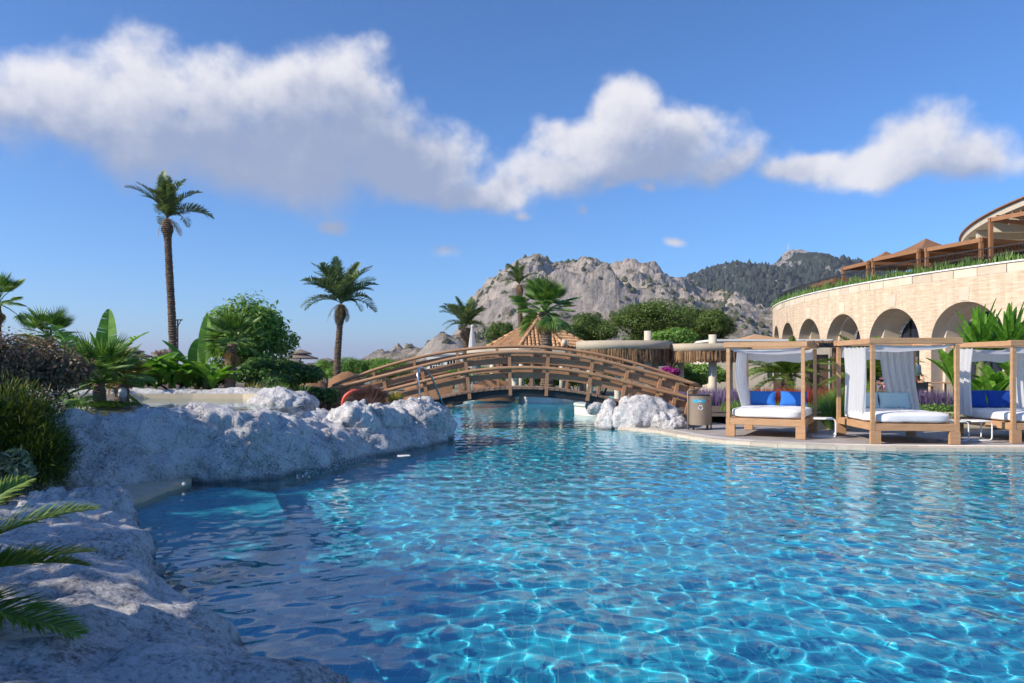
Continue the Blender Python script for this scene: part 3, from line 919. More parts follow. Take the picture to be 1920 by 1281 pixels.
M['crag_rock'] = mat('crag_rock', (.42, .38, .34), (.20, .19, .17), .03, .95, 1.0, .12)
crag([(P(1484, 484, 2170), (26, 24, 24)), (P(1500, 481, 2180), (26, 24, 24)), (P(1466, 500, 2160), (22, 22, 22)), (P(1512, 498, 2165), (26, 24, 18)), (P(1474, 515, 2140), (22, 22, 26))], M['crag_rock'], hill_far, 9.0, .035)
crag([(P(1372, 508, 2150), (22, 22, 16)), (P(1358, 525, 2120), (20, 20, 18))], M['crag_rock'], hill_far, 7.0, .04)
# mast and chapel on the far summit
ms = MB().tube([P(1478, 472, 2200), P(1478, 458, 2200)], .7, 5).build('antenna_mast', M['white_paint']); tag(ms, 'thin mast on the far wooded summit', 'mast')
# ------------------------------------------------------------------ foliage builders
M['leaf_dark'] = leaf_mat('dark_leaf', (0.035, 0.077, 0.024), (0.077, 0.165, 0.039), (0.145, 0.253, 0.057))
M['leaf_tree'] = leaf_mat('tree_leaf', (0.043, 0.106, 0.027), (0.098, 0.214, 0.046), (0.214, 0.349, 0.088))
M['leaf_pine'] = leaf_mat('pine_leaf', (0.046, 0.090, 0.019), (0.109, 0.178, 0.031), (0.202, 0.264, 0.054), .25)
M['leaf_bush'] = leaf_mat('purple_brown_leaf', (0.075, 0.088, 0.044), (0.200, 0.150, 0.094), (0.525, 0.312, 0.213), .2)
M['leaf_green'] = leaf_mat('fresh_leaf', (0.088, 0.194, 0.039), (0.174, 0.320, 0.057), (0.310, 0.465, 0.106))
M['leaf_juniper'] = leaf_mat('juniper_leaf', (.035, .075, .014), (.075, .13, .02), (.22, .25, .04))
M['leaf_hedge'] = leaf_mat('hedge_leaf', (0.077, 0.174, 0.043), (0.165, 0.290, 0.068), (0.290, 0.426, 0.136))
M['leaf_grey'] = leaf_mat('grey_green_leaf', (0.124, 0.171, 0.093), (0.217, 0.264, 0.155), (0.341, 0.388, 0.264))
M['leaf_yellow'] = leaf_mat('yellow_green_blade', (.14, .15, .022), (.27, .24, .035), (.42, .33, .06))
M['leaf_lavender'] = leaf_mat('lavender', (0.116, 0.124, 0.116), (0.171, 0.116, 0.264), (0.295, 0.186, 0.465), .2)
M['leaf_red'] = leaf_mat('red_flower', (.10, .10, .035), (.33, .035, .030), (.48, .07, .06), .2)
M['leaf_purple'] = leaf_mat('purple_grass', (0.085, 0.046, 0.054), (0.155, 0.085, 0.093), (0.295, 0.186, 0.171), .2)
M['petal_pink'] = leaf_mat('magenta_petal', (.30, .02, .20), (.42, .04, .30), (.5, .1, .4), .3)
M['frond'] = leaf_mat('date_frond', (0.075, 0.131, 0.053), (0.144, 0.206, 0.080), (0.250, 0.312, 0.131), .22)
M['frond_dry'] = leaf_mat('dry_frond', (.22, .13, .05), (.30, .19, .08), (.38, .26, .13), .2)
M['cycad'] = leaf_mat('cycad_frond', (0.088, 0.165, 0.027), (0.165, 0.261, 0.039), (0.330, 0.408, 0.077), .22)
M['fan'] = leaf_mat('fan_leaf', (0.068, 0.155, 0.035), (0.145, 0.271, 0.054), (0.253, 0.388, 0.098), .28)
M['banana'] = leaf_mat('banana_leaf', (0.106, 0.261, 0.031), (0.145, 0.320, 0.035), (0.194, 0.388, 0.054), .40, big=2.5)
M['stalk'] = mat('green_stalk', (.16, .18, .06), (.10, .13, .045), 6, .6)


def unit(a): return a / (np.linalg.norm(a, axis=-1, keepdims=True) + 1e-9)


def leaf_points(blobs, n, r, shell=.5):
    """points and outward directions spread through a union of ellipsoids, mostly near their surface"""
    B = np.array([(*c, *s) for c, s in blobs], float)
    w = (B[:, 3] * B[:, 4] + B[:, 3] * B[:, 5] + B[:, 4] * B[:, 5]); w /= w.sum()
    k = r.choice(len(B), n, p=w)
    d = unit(r.normal(size=(n, 3)))
    rad = (shell ** 3 + (1 - shell ** 3) * r.random(n)) ** (1 / 3) * (1 + .10 * r.normal(size=n))
    p = B[k, :3] + d * B[k, 3:] * rad[:, None]
    return p, unit(d / B[k, 3:] * B[k, 3:].mean())


def leaves_mesh(name, p, d, size, aspect, m, r, up=.35, jit=.9, fold=.15):
    """one diamond-shaped leaf of two faces at every point"""
    n = len(p)
    nr = unit(d + np.array([0, 0, up]) + r.normal(size=(n, 3)) * jit * .6)
    t = unit(np.cross(nr, r.normal(size=(n, 3)))); b = np.cross(nr, t)
    s = size * r.uniform(.6, 1.35, (n, 1))
    L, Wd = s * .5, s * .5 / aspect
    v = np.stack([p - t * L, p + b * Wd + nr * Wd * fold * 2, p + t * L, p - b * Wd + nr * Wd * fold * 2], 1).reshape(-1, 3)
    i = np.arange(n)[:, None] * 4
    return mesh_np(name, v, np.concatenate([i + np.array([0, 1, 2]), i + np.array([0, 2, 3])]), m)


def blades_mesh(name, base, tip, width, m, r, seg=3, droop=.25):
    """narrow blades that bend over from base to tip"""
    n = len(base); ax = tip - base; ln = np.linalg.norm(ax, axis=1, keepdims=True)
    side = unit(np.cross(ax, np.array([0, 0, 1.0])) + r.normal(size=(n, 3)) * .25 * ln)
    vs = []
    for k in range(seg + 1):
        t = k / seg
        c = base + ax * t - np.array([0, 0, 1.0]) * (t * t) * ln * droop + np.array([0, 0, 1.0]) * t * ln * droop * .55
        w = width * (1 - t) ** .7 * (1 if k else .7)
        vs += [c - side * w / 2, c + side * w / 2]
    V = np.stack(vs, 1).reshape(-1, 3); i = np.arange(n)[:, None] * (2 * (seg + 1))
    F = np.concatenate([i + np.array([2 * k, 2 * k + 1, 2 * k + 3, 2 * k + 2]) for k in range(seg)])
    return mesh_np(name, V, F, m)


def limb_tree(name, label, cat, base, blobs, n, leaf, aspect, m, trunk_r, seed, group=None, up=.35, shell=.5, fork=None):
    r = np.random.default_rng(seed)
    root = thing(name, label, cat, base, 0, group)
    base = Vector(base)
    rel = [((c[0] - base.x, c[1] - base.y, c[2] - base.z), s) for c, s in blobs]
    if trunk_r > 0:
        mb = MB(); top = max(c[2] for c, s in rel); f = fork or top * .45
        cx = sum(c[0] for c, s in rel) / len(rel); cy = sum(c[1] for c, s in rel) / len(rel)
        mid = Vector((cx * .35, cy * .35, f))
        mb.tube([(0, 0, -.1), (0, 0, .15), mid * .5 + Vector((trunk_r * .4, 0, 0)), mid], [trunk_r * 1.35, trunk_r * 1.05, trunk_r * .9, trunk_r * .75], 9)
        for c, s in rel:
            c = Vector(c); q = mid.lerp(c, .5) + Vector((r.normal() * .08, r.normal() * .08, .12)) * c.length * .15
            mb.tube([mid - Vector((0, 0, trunk_r)), q, c, c + Vector((0, 0, s[2] * .5))], [trunk_r * .6, trunk_r * .4, trunk_r * .22, .01], 6)
        mb.build('trunk', M['bark'], root, True)
    p, d = leaf_points(rel, n, r, shell)
    obj('crown', leaves_mesh('crown', p, d, leaf, aspect, m, r, up), root)
    return root


def clumpy(c, rad, k, r, flat=.8):
    """break a crown into k clumps of uneven size round a centre"""
    out = []
    for i in range(k):
        d = unit(r.normal(size=3)); d[2] = abs(d[2]) * .9 - .25
        q = np.array(c) + d * np.array(rad) * r.uniform(.45, .85)
        s = r.uniform(.28, .46)
        out.append((tuple(q), (rad[0] * s, rad[1] * s, rad[2] * s * flat + .02)))
    return out


# ------------------------------------------------------------------ palms
def pinnate_frond(name, L, a0, a1, nl, ll, m, seed, wid=.05, vee=.5, fwd=.75, stem=.02, droop=.25, start=.12):
    """feather frond along +X: curved midrib, rows of narrow leaflets on both sides"""
    r = np.random.default_rng(seed); K = 14
    a = np.linspace(a0, a1, K); st = L / (K - 1)
    C = np.zeros((K, 3))
    for k in range(1, K): C[k] = C[k - 1] + st * np.array([math.cos(a[k]), 0, math.sin(a[k])])
    vs = []; fs = []; nv = 0
    for k in range(K):                                    # midrib, three-sided
        w = stem * (1 - .85 * k / (K - 1)); nrm = np.array([-math.sin(a[k]), 0, math.cos(a[k])])
        vs += [C[k] + np.array([0, w, 0]), C[k] - np.array([0, w, 0]), C[k] - nrm * w * 1.2]
    for k in range(K - 1):
        for i in range(3):
            j = (i + 1) % 3; fs.append((k * 3 + i, k * 3 + j, k * 3 + 3 + j, k * 3 + 3 + i))
    nv = len(vs)
    for side in (-1, 1):
        for i in range(nl):
            t = start + (1 - start) * (i + r.uniform(-.3, .3)) / (nl - 1); t = min(max(t, start), .995)
            f = t * (K - 1); k = min(int(f), K - 2); c = C[k] + (C[k + 1] - C[k]) * (f - k); aa = a[k]
            tg = np.array([math.cos(aa), 0, math.sin(aa)]); nr = np.array([-math.sin(aa), 0, math.cos(aa)])
            prof = max(0.02, math.sin(math.pi * min(1, (t * .82 + .16)))) ** .6
            ln = ll * prof * r.uniform(.85, 1.12)
            fw = fwd * (.6 + .8 * t) + r.normal() * .08
            d = tg * fw + np.array([0, side, 0]) * 1.0 + nr * (vee + r.normal() * .14); d /= np.linalg.norm(d)
            w = wid * (.7 + .5 * prof); wv = np.cross(d, nr); wv /= np.linalg.norm(wv) + 1e-9
            m1 = c + d * ln * .5; m2 = c + d * ln - np.array([0, 0, ln * droop * r.uniform(.5, 1.4)])
            b = len(vs)
            vs += [c - wv * w * .3, c + wv * w * .3, m1 + wv * w * .5, m1 - wv * w * .5, m2]
            fs += [(b, b + 1, b + 2, b + 3)]; fs.append((b + 3, b + 2, b + 4))
    q = [f for f in fs if len(f) == 4]; t3 = [f for f in fs if len(f) == 3]
    return mesh_np(name, np.array(vs), [np.array(q), np.array(t3)], m)


def fan_leaf(name, pet, rad, nseg, m, seed, a0=.6, spread=2.5, cup=.25, droop=.15, stem=.016, split=.55):
    """fan leaf along +X: stalk, then pleated blade of pointed segments"""
    r = np.random.default_rng(seed); vs = []; q = []; t3 = []
    ca, sa = math.cos(a0), math.sin(a0)
    P0 = np.zeros(3); P1 = np.array([pet * ca, 0, pet * sa])
    for p, w in ((P0, stem * 1.4), ((P0 + P1) / 2 + np.array([0, 0, .03]), stem), (P1, stem * .7)):
        vs += [p + np.array([0, w, 0]), p - np.array([0, w, 0]), p - np.array([0, 0, w * 1.5])]
    for k in range(2):
        for i in range(3):
            j = (i + 1) % 3; q.append((k * 3 + i, k * 3 + j, k * 3 + 3 + j, k * 3 + 3 + i))
    X = np.array([ca, 0, sa]); Yv = np.array([0, 1, 0.]); Zv = np.array([-sa, 0, ca])
    for i in range(nseg):
        th = (i + .5) / nseg * 2 * spread - spread
        dth = spread / nseg * .95
        ln = rad * (1 - .25 * (abs(th) / spread) ** 2) * r.uniform(.92, 1.05)
        def pt(t, l, lift): 
            d = X * math.cos(t) + Yv * math.sin(t)
            return P1 + d * l + Zv * (cup * l * (1 - math.cos(t)) * .4 + lift) - np.array([0, 0, 1.]) * droop * (l / rad) ** 2 * rad
        b = len(vs)
        vs += [P1, pt(th - dth, ln * split, -.010), pt(th, ln * split * 1.02, .016), pt(th + dth, ln * split, -.010), pt(th + r.normal() * .02, ln, -.03 * rad)]
        t3 += [(b, b + 1, b + 2), (b, b + 2, b + 3), (b + 1, b + 4, b + 2), (b + 2, b + 4, b + 3)]
    return mesh_np(name, np.array(vs), [np.array(q), np.array(t3)], m)


def palm_trunk(root, pts, r0, r1, m, rings=60, flare=.0, bulge=None):
    """ringed trunk along a path; bulge = (height share, extra radius, width) for the boss of old leaf bases"""
    c = catmull([tuple(p) for p in pts], 12); l = np.linspace(0, 1, len(c))
    n = 12; K = rings * 2; vs = []; fs = []; rr = random.Random(int(r0 * 1e4) + rings)
    for k in range(K + 1):
        t = k / K; p = np.array([np.interp(t, l, c[:, i]) for i in range(3)])
        rad = r0 + (r1 - r0) * t + flare * math.exp(-t * 18)
        if bulge: rad += bulge[1] * math.exp(-((t - bulge[0]) / bulge[2]) ** 2)
        rad *= (1.07 if k % 2 else .93)
        for i in range(n):
            a = 2 * math.pi * (i + (.5 if (k // 2) % 2 else 0)) / n
            q = rad * rr.uniform(.90, 1.10)
            vs.append((p[0] + q * math.cos(a), p[1] + q * math.sin(a), p[2]))
    for k in range(K):
        for i in range(n):
            j = (i + 1) % n; fs.append((k * n + i, k * n + j, k * n + n + j, k * n + n + i))
    return obj('trunk', mesh_np('trunk', np.array(vs), np.array(fs), m), root)


_frond_bank = {}


def frond_set(kind):
    if kind in _frond_bank: return _frond_bank[kind]
    if kind == 'date':
        s = [pinnate_frond('frond', 1.0, a0, a1, 44, .27, M['frond'], i, .022, .45, .85, .012, .22) for i, (a0, a1) in enumerate([(1.35, .95), (1.2, .05), (.95, -.5), (.5, -.8), (1.3, .45)])]
    elif kind == 'date_dry':
        s = [pinnate_frond('dry_frond', 1.0, -.3, -1.35, 24, .24, M['frond_dry'], 9, .018, .1, .9, .012, .5)]
    elif kind == 'cycad':
        s = [pinnate_frond('frond', 1.0, a0, a1, 52, .15, M['cycad'], i + 20, .017, .42, .55, .012, .10, .10) for i, (a0, a1) in enumerate([(1.0, .2), (.7, -.25), (.45, -.45), (.2, -.5)])]
    elif kind == 'fan':
        s = [fan_leaf('fan_leaf', .62, .55, 26, M['fan'], i, .0, 1.75, .5, dr) for i, dr in enumerate((.10, .22, .40))]
    elif kind == 'fan_small':
        s = [fan_leaf('fan_leaf', .55, .50, 22, M['fan'], i + 5, .0, 2.2, .4, dr, split=.35) for i, dr in enumerate((.06, .14, .24))]
    elif kind == 'fan_dry':
        s = [fan_leaf('dry_leaf', .5, .5, 16, M['frond_dry'], 3, .0, 1.2, .4, .6)]
    elif kind == 'fan_yellow':
        s = [fan_leaf('fan_leaf', .35, .60, 20, M['leaf_yellow'], i + 8, .0, 1.8, .4, .10, split=.3) for i in range(2)]
    _frond_bank[kind] = s
    return s


def add_fronds(root, top, spec, seed):
    """spec: (kind, variant, count, length, pitch in degrees, pitch spread, azimuth centre, azimuth spread)"""
    r = random.Random(seed)
    for kind, var, cnt, L, pit, ps, a0, asp in spec:
        bank = frond_set(kind)
        for i in range(cnt):
            az = a0 + (asp * 2 * (i + r.uniform(.1, .9)) / cnt - asp)
            me = bank[min(var, len(bank) - 1) if var >= 0 else r.randrange(len(bank))]
            o = obj(me.name.split('.')[0], me, root, top, (r.uniform(-.35, .35), -R(pit + r.uniform(-ps, ps)), R(az)))
            s = L * r.uniform(.85, 1.12); o.scale = (s, s * r.uniform(.9, 1.1), s)


def date_palm(name, label, base, top, r0, r1, L, seed, group, n=1.0, lean=(0, 0), dry=5, boss=.14):
    root = thing(name, label, 'palm tree', base, 0, group)
    t = Vector(top) - Vector(base)
    palm_trunk(root, [(0, 0, -.2), (t.x * .15 + lean[0], t.y * .3, t.z * .35), (t.x * .6 + lean[0], t.y * .6, t.z * .7), tuple(t)], r0, r1, M['palm_trunk'], int(26 + t.z * 7), r0 * .5, (1 - .42 / t.z, boss, .30 / t.z))
    k = lambda c: max(1, int(c * n))
    add_fronds(root, tuple(t + Vector((0, 0, .08))), [('date', 0, k(7), L, 8, 8, 0, 180), ('date', 4, k(7), L, 0, 8, 10, 180), ('date', 1, k(9), L, -4, 10, 0, 180), ('date', 2, k(6), L * .95, -12, 10, 25, 180), ('date_dry', 0, dry, L * .5, -15, 20, 0, 180)], seed)
    return root


def fan_palm(name, label, base, top, r0, r1, L, seed, group=None, kind='fan', cnt=26, dry=6, m='pale_trunk', skirt=1.0):
    root = thing(name, label, 'palm tree', base, 0, group)
    t = Vector(top) - Vector(base)
    palm_trunk(root, [(0, 0, -.2), (t.x * .3, 0, t.z * .4), tuple(t)], r0, r1, M[m], int(10 + t.z * 9), r0 * .3)
    add_fronds(root, tuple(t), [(kind, 0, cnt // 4, L, 68, 12, 0, 180), (kind, 0, cnt // 3, L, 38, 14, 20, 180), (kind, 1, cnt // 3, L, 8, 14, 0, 180), (kind, 2, int(cnt // 5 * skirt), L, -28, 12, 40, 180), ('fan_dry', 0, dry, L * .8, -60, 15, 0, 180)], seed)
    return root


def cycad_palm(name, label, base, trunk_h, trunk_r, L, seed, group=None, cnt=34, label_cat='cycad'):
    root = thing(name, label, label_cat, base, 0, group)
    palm_trunk(root, [(0, 0, -.15), (0, 0, trunk_h * .5), (0, 0, trunk_h)], trunk_r, trunk_r * .85, M['pale_trunk'], int(8 + trunk_h * 14))
    add_fronds(root, (0, 0, trunk_h), [('cycad', 0, cnt // 5, L, 15, 10, 0, 180), ('cycad', 1, cnt // 3, L, 2, 8, 0, 180), ('cycad', 2, cnt // 3, L, -4, 8, 15, 180), ('cycad', 3, cnt // 5, L * .9, -14, 8, 0, 180)], seed)
    return root


def banana_leaf(name, L, Wd, a0, a1, seed, split=.5, m='banana'):
    """paddle leaf along +X: stalk, midrib and two blades torn into strips"""
    r = np.random.default_rng(seed); K = 22; pet = .22
    a = np.linspace(a0, a1, K); C = np.zeros((K, 3))
    for k in range(1, K): C[k] = C[k - 1] + L / (K - 1) * np.array([math.cos(a[k]), 0, math.sin(a[k])])
    vs = []; q = []
    for k in range(K):
        w = .022 * L * (1 - .8 * k / K); vs += [C[k] + (0, w, 0), C[k] - np.array([0, w, 0]), C[k] - np.array([-math.sin(a[k]), 0, math.cos(a[k])]) * w]
    for k in range(K - 1):
        for i in range(3):
            j = (i + 1) % 3; q.append((k * 3 + i, k * 3 + j, k * 3 + 3 + j, k * 3 + 3 + i))
    for side in (-1, 1):
        sag = 0.0; new = True
        for k in range(int(K * pet), K - 1):
            t0, t1 = [((kk / (K - 1)) - pet) / (1 - pet) for kk in (k, k + 1)]
            f = lambda t: Wd * (max(0, math.sin(math.pi * min(.995, max(.02, max(0.0, t) ** .75)))) ** .55)
            if new: sag = r.uniform(-.05, .35) * split; fw = r.uniform(0, .10) * split
            nr = np.array([-math.sin(a[k]), 0, math.cos(a[k])]); tg = np.array([math.cos(a[k]), 0, math.sin(a[k])])
            def edge(c, w): return c + np.array([0, side * w * .93, 0]) + nr * w * (.32 - sag) + tg * w * (.22 + fw)
            gap = .18 * split if r.random() < split else 0
            c0, c1 = C[k], C[k + 1]
            b = len(vs)
            e0, e1 = edge(c0, f(t0)), edge(c1, f(t1)); e1g = e1 + (e0 - e1) * gap * 2.2
            vs += [c0, c1, e1g, e0]; q.append((b, b + 1, b + 2, b + 3) if side > 0 else (b + 3, b + 2, b + 1, b))
            new = gap > 0
    return mesh_np(name, np.array(vs), np.array(q), M[m])


def banana_plant(name, label, base, leaves, stem_h, stem_r, seed, cat='banana plant', m='banana'):
    """leaves: (length, width, azimuth, pitch at the base, pitch at the tip, tearing)"""
    root = thing(name, label, cat, base)
    mb = MB(); mb.tube([(0, 0, -.1), (.02, 0, stem_h * .5), (0, 0, stem_h)], [stem_r * 1.25, stem_r, stem_r * .6], 9); mb.build('stem', M['stalk'], root, True)
    for i, (L, W, az, p0, p1, sp) in enumerate(leaves):
        obj('leaf', banana_leaf('leaf', L, W, R(p0), R(p1), seed * 31 + i, sp, m), root, (0, 0, stem_h * (.82 + .15 * (i % 2))), (0, 0, R(az)))
    return root


def tuft(name, label, cat, base, n, h, spread, width, m, seed, group=None, droop=.3, tipjit=.3):
    """clump of upright or arching blades"""
    r = np.random.default_rng(seed); root = thing(name, label, cat, base, 0, group)
    a = r.uniform(0, 6.28, n); rad = r.random(n) ** .5
    b = np.stack([np.cos(a) * rad * spread * .25, np.sin(a) * rad * spread * .25, np.zeros(n)], -1)
    t = np.stack([np.cos(a) * rad * spread, np.sin(a) * rad * spread, h * r.uniform(1 - tipjit, 1.1, n) * (1 - .35 * rad)], -1)
    obj('blades', blades_mesh('blades', b, t, width, m, r, 3, droop), root)
    return root


def shrub(name, label, cat, base, blobs, n, leaf, aspect, m, seed, group=None, up=.4, shell=.6, kind=None):
    r = np.random.default_rng(seed); root = thing(name, label, cat, base, 0, group)
    p, d = leaf_points(blobs, n, r, shell)
    obj('foliage', leaves_mesh('foliage', p, d, leaf, aspect, m, r, up), root)
    mb = MB()
    for c, s in blobs[:6]: mb.tube([(c[0] * .1, c[1] * .1, -.05), (c[0] * .5, c[1] * .5, c[2] * .5), c], [.03, .02, .008], 5)
    mb.build('stem', M['bark'], root)
    return root
# ------------------------------------------------------------------ big curved building
BC = (63.0, 50.0); BR = 43.0; ZT = 6.5; ARCH_HALF = 2.62; ARCH_R = ARCH_HALF * math.pi / 180 * BR   # half opening in degrees / metres
ARCHES = [198.2 + 6.25 * k for k in (2, 1, 0, -1, -2, -3, -4, -5)]
SPRING = 2.85


def cyl(r, deg, z, c=BC):
    return (c[0] + r * math.cos(R(deg)), c[1] + r * math.sin(R(deg)), z)


def stone_material():
    m, N, L, B = new_mat('travertine_wall')
    tc = N.new('ShaderNodeTexCoord'); s = N.new('ShaderNodeSeparateXYZ'); L.new(tc.outputs['Object'], s.inputs[0])
    a = N.new('ShaderNodeMath'); a.operation = 'ARCTAN2'; 
    dx = N.new('ShaderNodeMath'); dx.operation = 'SUBTRACT'; L.new(s.outputs[0], dx.inputs[0]); dx.inputs[1].default_value = BC[0]
    dy = N.new('ShaderNodeMath'); dy.operation = 'SUBTRACT'; L.new(s.outputs[1], dy.inputs[0]); dy.inputs[1].default_value = BC[1]
    ng = N.new('ShaderNodeMath'); ng.operation = 'MULTIPLY'; L.new(dx.outputs[0], ng.inputs[0]); ng.inputs[1].default_value = -1
    L.new(dy.outputs[0], a.inputs[0]); L.new(ng.outputs[0], a.inputs[1])
    ar = N.new('ShaderNodeMath'); ar.operation = 'MULTIPLY'; L.new(a.outputs[0], ar.inputs[0]); ar.inputs[1].default_value = BR
    cb = N.new('ShaderNodeCombineXYZ'); L.new(ar.outputs[0], cb.inputs[0]); L.new(s.outputs[2], cb.inputs[1])
    br = N.new('ShaderNodeTexBrick'); br.offset = .37; br.inputs['Scale'].default_value = 1
    br.inputs['Brick Width'].default_value = .62; br.inputs['Row Height'].default_value = .155; br.inputs['Mortar Size'].default_value = .006
    br.inputs['Color1'].default_value = (.68, .58, .465, 1); br.inputs['Color2'].default_value = (.64, .535, .42, 1); br.inputs['Mortar'].default_value = (.57, .47, .365, 1)
    L.new(cb.outputs[0], br.inputs['Vector'])
    mp = N.new('ShaderNodeMapping'); mp.inputs['Scale'].default_value = (1.0, 7.0, 1); L.new(cb.outputs[0], mp.inputs[0])
    n = N.new('ShaderNodeTexNoise'); n.inputs['Scale'].default_value = 1.6; n.inputs['Detail'].default_value = 8; n.inputs['Roughness'].default_value = .7; L.new(mp.outputs[0], n.inputs['Vector'])
    rp = ramp(N, L, n.outputs[0], [(.35, (.80, .72, .62)), (.62, (1.12, 1.08, 1.04))])
    mx = N.new('ShaderNodeMix'); mx.data_type = 'RGBA'; mx.blend_type = 'MULTIPLY'; mx.inputs[0].default_value = 1
    L.new(br.outputs[0], mx.inputs[6]); L.new(rp, mx.inputs[7])
    # rain streaks and broad weathering
    mp2 = N.new('ShaderNodeMapping'); mp2.inputs['Scale'].default_value = (2.2, .18, 1); L.new(cb.outputs[0], mp2.inputs[0])
    n2 = N.new('ShaderNodeTexNoise'); n2.inputs['Scale'].default_value = 1.0; n2.inputs['Detail'].default_value = 7; n2.inputs['Roughness'].default_value = .65; L.new(mp2.outputs[0], n2.inputs['Vector'])
    st = ramp(N, L, n2.outputs[0], [(.38, (.80, .77, .74)), (.60, (1.04, 1.04, 1.04))])
    m2 = N.new('ShaderNodeMix'); m2.data_type = 'RGBA'; m2.blend_type = 'MULTIPLY'; m2.inputs[0].default_value = .8
    L.new(mx.outputs[2], m2.inputs[6]); L.new(st, m2.inputs[7]); L.new(m2.outputs[2], B.inputs['Base Color'])
    B.inputs['Roughness'].default_value = .85; B.inputs['Specular IOR Level'].default_value = .2
    b = N.new('ShaderNodeBump'); b.inputs['Distance'].default_value = .02; b.inputs['Strength'].default_value = .6
    L.new(n.outputs[0], b.inputs['Height']); L.new(b.outputs[0], B.inputs['Normal'])
    return m


M['travertine'] = stone_material()
M['stone_block'] = mat('travertine_block', (.66, .56, .44), (.56, .46, .34), 2, .85, .15, 20, isl=1.16)
M['reveal'] = mat('travertine_reveal', (.66, .55, .42), (.57, .46, .34), 2, .85, .15, 14, (1, 1, 6))

bld = thing('curved_building', 'long curved travertine building with arches and a roof terrace behind the daybeds', 'building', (0, 0, 0))


def arch_z(deg):
    for a in ARCHES:
        d = abs(deg - a)
        if d < ARCH_HALF:
            x = d / ARCH_HALF
            return SPRING + ARCH_R * math.sqrt(max(0, 1 - x * x)) * 1.0
    return None


def wall_face(rad, z_top, half, spring, apex, name, m, zbase=.1, d0=150.0, d1=214.0, flip=False):
    """curved sheet with arched openings"""
    degs = list(np.arange(d0, d1, .5))
    for a in ARCHES:
        degs += [a - half - 1e-4, a + half + 1e-4] + [a + half * math.sin(t) for t in np.linspace(-math.pi / 2, math.pi / 2, 25)]
    degs = sorted(set(round(x, 5) for x in degs)); mb = MB()
    def bot(d):
        for a in ARCHES:
            x = abs(d - a) / half
            if x <= 1.000001: return spring + (apex - spring) * math.sqrt(max(0, 1 - x * x))
        return zbase
    for p, q in zip(degs[:-1], degs[1:]):
        mid = (p + q) / 2
        if any(abs(mid - a) < half for a in ARCHES): b0, b1 = bot(p), bot(q)
        else: b0 = b1 = zbase
        if b0 == zbase and any(abs(mid - a) < half for a in ARCHES): b0 = spring
        if b1 == zbase and any(abs(mid - a) < half for a in ARCHES): b1 = spring
        f = [(0, 1, 2, 3)] if not flip else [(3, 2, 1, 0)]
        mb.add([cyl(rad, p, b0), cyl(rad, p, z_top), cyl(rad, q, z_top), cyl(rad, q, b1)], f)
    return mb.build(name, m, bld)


wall_face(BR, 6.0, ARCH_HALF, SPRING, SPRING + ARCH_R, 'wall', M['travertine'])
IN_H = 2.2; IN_S = 2.80; IN_A = 2.80 + 1.60
wall_face(BR - 1.6, 5.6, IN_H, IN_S, IN_A, 'inner_wall', M['reveal'])
for k, a in enumerate(ARCHES):
    # deep reveal of the arch, in two steps
    mb = MB(); ts = np.linspace(-math.pi / 2, math.pi / 2, 29)
    def ring(rad, half, spring, apex):
        pts = [cyl(rad, a - half, .1)] + [cyl(rad, a + half * math.sin(t), spring + (apex - spring) * math.cos(t)) for t in ts] + [cyl(rad, a + half, .1)]
        return pts
    r0 = ring(BR, ARCH_HALF, SPRING, SPRING + ARCH_R); r1 = ring(BR - .75, ARCH_HALF, SPRING, SPRING + ARCH_R); r2 = ring(BR - 1.6, IN_H, IN_S, IN_A)
    n = len(r0); mb.add(r0 + r1, [(i, i + 1, n + i + 1, n + i) for i in range(n - 1)])
    r1b = ring(BR - .76, ARCH_HALF - .20, SPRING, SPRING + ARCH_R - .15)
    mb.add(r1 + r1b, [(i, i + 1, n + i + 1, n + i) for i in range(n - 1)]); mb.add(r1b + r2, [(i, i + 1, n + i + 1, n + i) for i in range(n - 1)])
    mb.build('arch_reveal', M['reveal'], bld)
    ks = MB(); h = .34
    for d0, d1, z0, z1 in ((-.42, .42, SPRING + ARCH_R + .06, SPRING + ARCH_R + .72),):
        p = [cyl(BR + .025, a + d0 * .8, z0), cyl(BR + .025, a + d1 * .8, z0), cyl(BR + .025, a + d1, z1), cyl(BR + .025, a + d0, z1)]
        q = [cyl(BR - .1, a + d0 * .8, z0), cyl(BR - .1, a + d1 * .8, z0), cyl(BR - .1, a + d1, z1), cyl(BR - .1, a + d0, z1)]
        ks.add(p + q, [(3, 2, 1, 0), (4, 5, 6, 7), (0, 1, 5, 4), (1, 2, 6, 5), (2, 3, 7, 6), (3, 0, 4, 7)])
    ks.build('keystone', M['stone_block'], bld)
    # glazing with slim dark bars
    gp = [cyl(BR - 1.75, a - IN_H, .1)] + [cyl(BR - 1.75, a + IN_H * math.sin(t), IN_S + (IN_A - IN_S) * math.cos(t)) for t in ts] + [cyl(BR - 1.75, a + IN_H, .1)]
    cen = cyl(BR - 1.75, a, 2.0); g_ = MB(); g_.add(gp + [cen], [(i, i + 1, len(gp)) for i in range(len(gp) - 1)] + [(len(gp) - 1, 0, len(gp))])
    win = g_.build('window', M['glass'], bld)
    fb = MB()
    for dd in (-1.0, 0.0, 1.0): fb.bar(cyl(BR - 1.70, a + dd, .1), cyl(BR - 1.70, a + dd, IN_S + (IN_A - IN_S) * math.sqrt(1 - (dd / IN_H) ** 2) - .02), .07, .07)
    fb.bar(cyl(BR - 1.70, a - IN_H, 2.3), cyl(BR - 1.70, a + IN_H, 2.3), .07, .07)
    fb.build('window_frame', M['dark_steel'], win)
